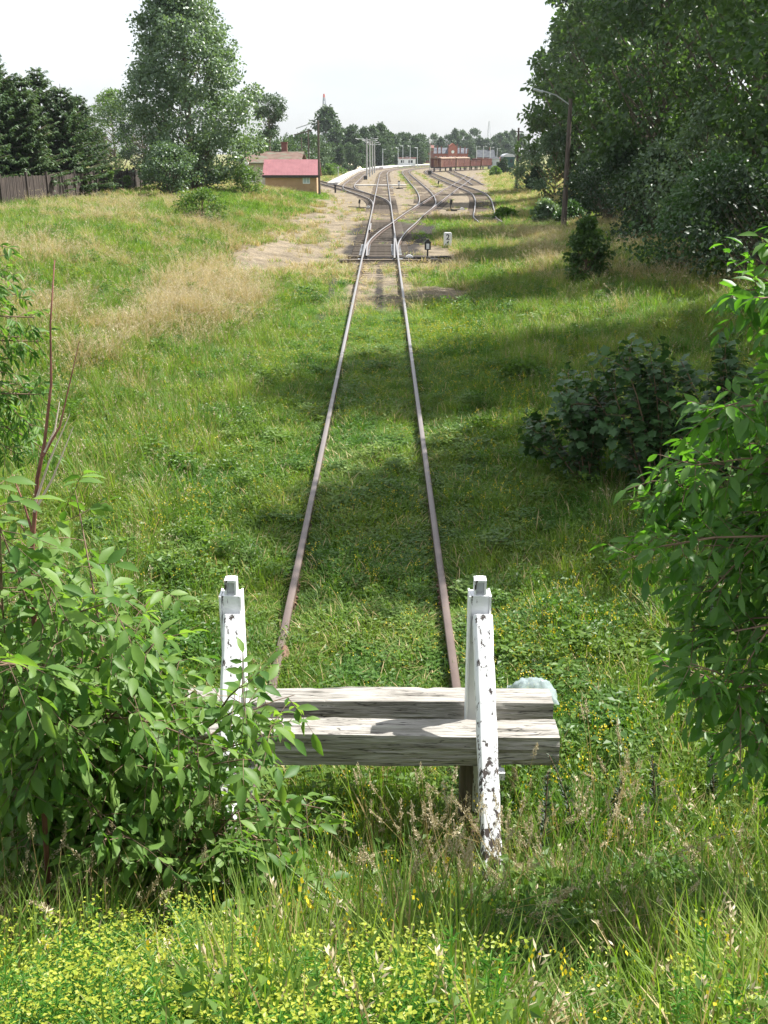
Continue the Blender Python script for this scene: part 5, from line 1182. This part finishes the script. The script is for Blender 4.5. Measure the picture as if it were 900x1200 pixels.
X, Y = frust(5200, 3.2, 50, .8, 1.2); dry, dirt, oil = zone(X, Y); cl_ = fbm(X * .9 + 60, Y * .7 + 21); kp = (cl_ > .5) & (dirt < .35) & (oil < .3) & (trk(X) > .22); X, Y, cl_ = X[kp], Y[kp], cl_[kp]
emit(X, Y, np.where(g.random(len(X)) < .62, 10, 11), g.uniform(.5, 1.35, len(X)) * np.where(np.abs(X - CX) < 1.6, .6, 1), g.uniform(.7, 1.5, len(X)))
P_ = np.vstack(pts); grass = scatter('grass', src, P_, np.vstack(rot), np.vstack(scl), np.hstack(idx))
grass['label'] = 'mixed green and straw coloured meadow grass with small yellow flowers'

# spurge carpet at the bottom
src2 = bpy.data.collections.new('spurge_sources')
for v in range(3):
    r = np.random.default_rng(500 + v); V = []; F = []; MI = []; TI = []
    def addl(C, D, Nn, L_, W_, mi):
        vv, ff, tt = leaf_arrays(np.array(C), np.array(D), np.array(Nn), np.array(L_), np.array(W_), r.random(len(C)), LQ); n0 = len(V); V.extend(map(tuple, vv)); F.extend([tuple(int(i) + n0 for i in f) for f in ff]); MI.extend([mi] * len(ff)); TI.extend(tt)
    for s_ in range(5):
        a = r.random() * 6.28; b = np.array([math.cos(a), math.sin(a), 0]) * .09 * r.random(); top = b * 2.2 + np.array([r.normal(0, .04), r.normal(0, .04), r.uniform(.2, .46)]); n = 60
        u = r.random(n); C = b + (top - b) * u[:, None]; aa = r.random(n) * 6.28; D = np.stack([np.cos(aa), np.sin(aa), .5 + 0 * aa], 1); addl(C, D, np.array([0, 0, 1.]) + r.normal(0, .3, (n, 3)), np.full(n, .036), np.full(n, .0055), 0)
        d = unit(top - b); sw = unit(np.cross(d, [1, .3, 0])) * .003; n0 = len(V); V.extend(map(tuple, [b - sw, b + sw, top + sw * .5, top - sw * .5])); F.append((n0, n0 + 1, n0 + 2)); F.append((n0, n0 + 2, n0 + 3)); MI += [0, 0]; TI += [.3] * 4
        nr = 6 if r.random() < .6 else 3; um = []
        for k in range(nr):
            a2 = 6.28 * k / nr + r.random(); p = top + np.array([math.cos(a2), math.sin(a2), .9]) * r.uniform(.02, .04)
            for _ in range(3): um.append(p + r.normal(0, .009, 3))
        um = np.array(um); m_ = len(um); addl(um, np.stack([r.normal(size=m_), r.normal(size=m_), .3 + 0 * um[:, 0]], 1), np.array([0, 0, 1.]) + r.normal(0, .3, (m_, 3)), r.uniform(.008, .017, m_), r.uniform(.007, .013, m_), 1)
    me = bpy.data.meshes.new('spurge'); me.from_pydata(V, [], F); me.materials.append(M['spurge_leaf']); me.materials.append(M['spurge_bract']); me.polygons.foreach_set('material_index', MI); at = me.attributes.new('tint', 'FLOAT', 'POINT'); at.data.foreach_set('value', np.array(TI, np.float32)); me.update()
    src2.objects.link(bpy.data.objects.new('spurge_%d' % v, me))
def place_px(n, region):
    out = []
    while len(out) < n:
        px, py = g.uniform(-60, 960), g.uniform(960, 1330)
        if region(px, py): x, y, z = gp(px, py, 1.0); out.append((x, y, z))
    return np.array(out)
reg = lambda px, py: (py > 1195 + 30 * math.sin(px * .013) and px < 540 and fbm(px * .012, py * .012) > .36) or (px < 300 and py > 1165) or (px > 640 and g.random() < .16 and py > 1080 and fbm(px * .02 + 9, py * .02) > .5)
sp_ = place_px(470, reg); n = len(sp_); s = g.uniform(.55, 1.3, n)
scatter('spurge', src2, sp_, np.stack([g.normal(0, .15, n), g.normal(0, .15, n), g.random(n) * 6.28], 1), np.stack([s, s, s * .9], 1), g.integers(0, 3, n), 'yellow green flowering spurge covering the bank at the bottom')
# dry seed stalks over the foreground
src3 = bpy.data.collections.new('stalk_sources')
for v in range(4):
    r = np.random.default_rng(600 + v); V = []; F = []; TI = []; MI = []
    for s_ in range(3):
        H = r.uniform(.6, .95); a = r.random() * 6.28; ln_ = r.uniform(.1, .55); d = np.array([math.cos(a), math.sin(a), 0]); b = d * .03 * r.random(); pts_ = [b + np.array([0, 0, H * (u - .25 * ln_ * u * u)]) + d * H * ln_ * u ** 2 for u in np.linspace(0, 1, 8)]
        for ax_ in (np.array([1, 0, 0]), np.array([0, 1, 0])):
            n0 = len(V)
            for q, p in enumerate(pts_): wv = ax_ * .0025 * (1 - .6 * q / 7); V += [tuple(p - wv), tuple(p + wv)]; TI += [.5, .5]
            for q in range(7): F.append((n0 + 2 * q, n0 + 2 * q + 1, n0 + 2 * q + 3, n0 + 2 * q + 2)); MI.append(0)
        dr = unit(pts_[-1] - pts_[-2])
        for _ in range(80):
            u = r.random(); p = pts_[-1] - dr * .10 * u + r.normal(0, .006, 3) * (.4 + u); dd = unit(dr + r.normal(0, .45, 3)); sd3 = unit(np.cross(dd, r.normal(size=3))) * .0022; n0 = len(V); V += [tuple(p), tuple(p + dd * .006 + sd3), tuple(p + dd * .012), tuple(p + dd * .006 - sd3)]; TI += [r.random()] * 4; F.append((n0, n0 + 1, n0 + 2, n0 + 3)); MI.append(1)
    me = bpy.data.meshes.new('stalk'); me.from_pydata(V, [], F); me.materials.append(M['grass_straw']); me.materials.append(M['seed_head']); me.polygons.foreach_set('material_index', MI); at = me.attributes.new('tint', 'FLOAT', 'POINT'); at.data.foreach_set('value', np.array(TI, np.float32)); me.update()
    src3.objects.link(bpy.data.objects.new('stalk_%d' % v, me))
reg = lambda px, py: (py < 1180 and (px < 260 or 380 < px < 900) and (g.random() < (1.0 if px < 230 or 420 < px < 660 else .35)))
st_ = np.vstack([place_px(190, reg), place_px(110, lambda px, py: px < 235 and 1040 < py < 1125)]); n = len(st_); s = g.uniform(.7, 1.15, n)
scatter('dry_stalks', src3, st_, np.stack([g.normal(0, .34, n), g.normal(0, .34, n), g.random(n) * 6.28], 1), np.stack([s, s, s], 1), g.integers(0, 4, n), 'dry straw stalks with seed heads standing over the near bank')
# small weeds along the fence and verge are part of the grass; a few leafy ones are distinct
for i, (px, py, h) in enumerate([(68, 236, 1.0), (104, 231, 1.3), (135, 228, 1.5), (153, 226, 1.2), (50, 237, .9), (7, 242, .9), (172, 224, 1.6)]):
    x, y, z = gp(px, py, 1.5)
    broadleaf('tall_weed', (x + .0, y - .7, z - .05), h, .35, .05, 170 + i, 14, 30, .12, .16, 'leaf_bright', ['third', 'fourth', 'fifth', 'sixth', 'second', 'first', 'last'][i] + ' light green tall weed from the left along the board fence', 'weed', 'tall weeds along the board fence', prof='ovate', trunk_r=.012, barkmat='twig')
# haze
hz = MB().box(-900, 900, -60, 900, -4, 75).build('haze', M['sand']); hz.data.materials.clear()
m, nt_, b_, o_ = newmat('haze_air'); nt_.nodes.remove(b_); pv = nt_.nodes.new('ShaderNodeVolumePrincipled'); pv.inputs['Density'].default_value = .00012; pv.inputs['Color'].default_value = (.86, .93, 1, 1); pv.inputs['Anisotropy'].default_value = .3
nt_.links.new(pv.outputs[0], o_.inputs['Volume']); hz.data.materials.append(m); tag(hz, kind='stuff')
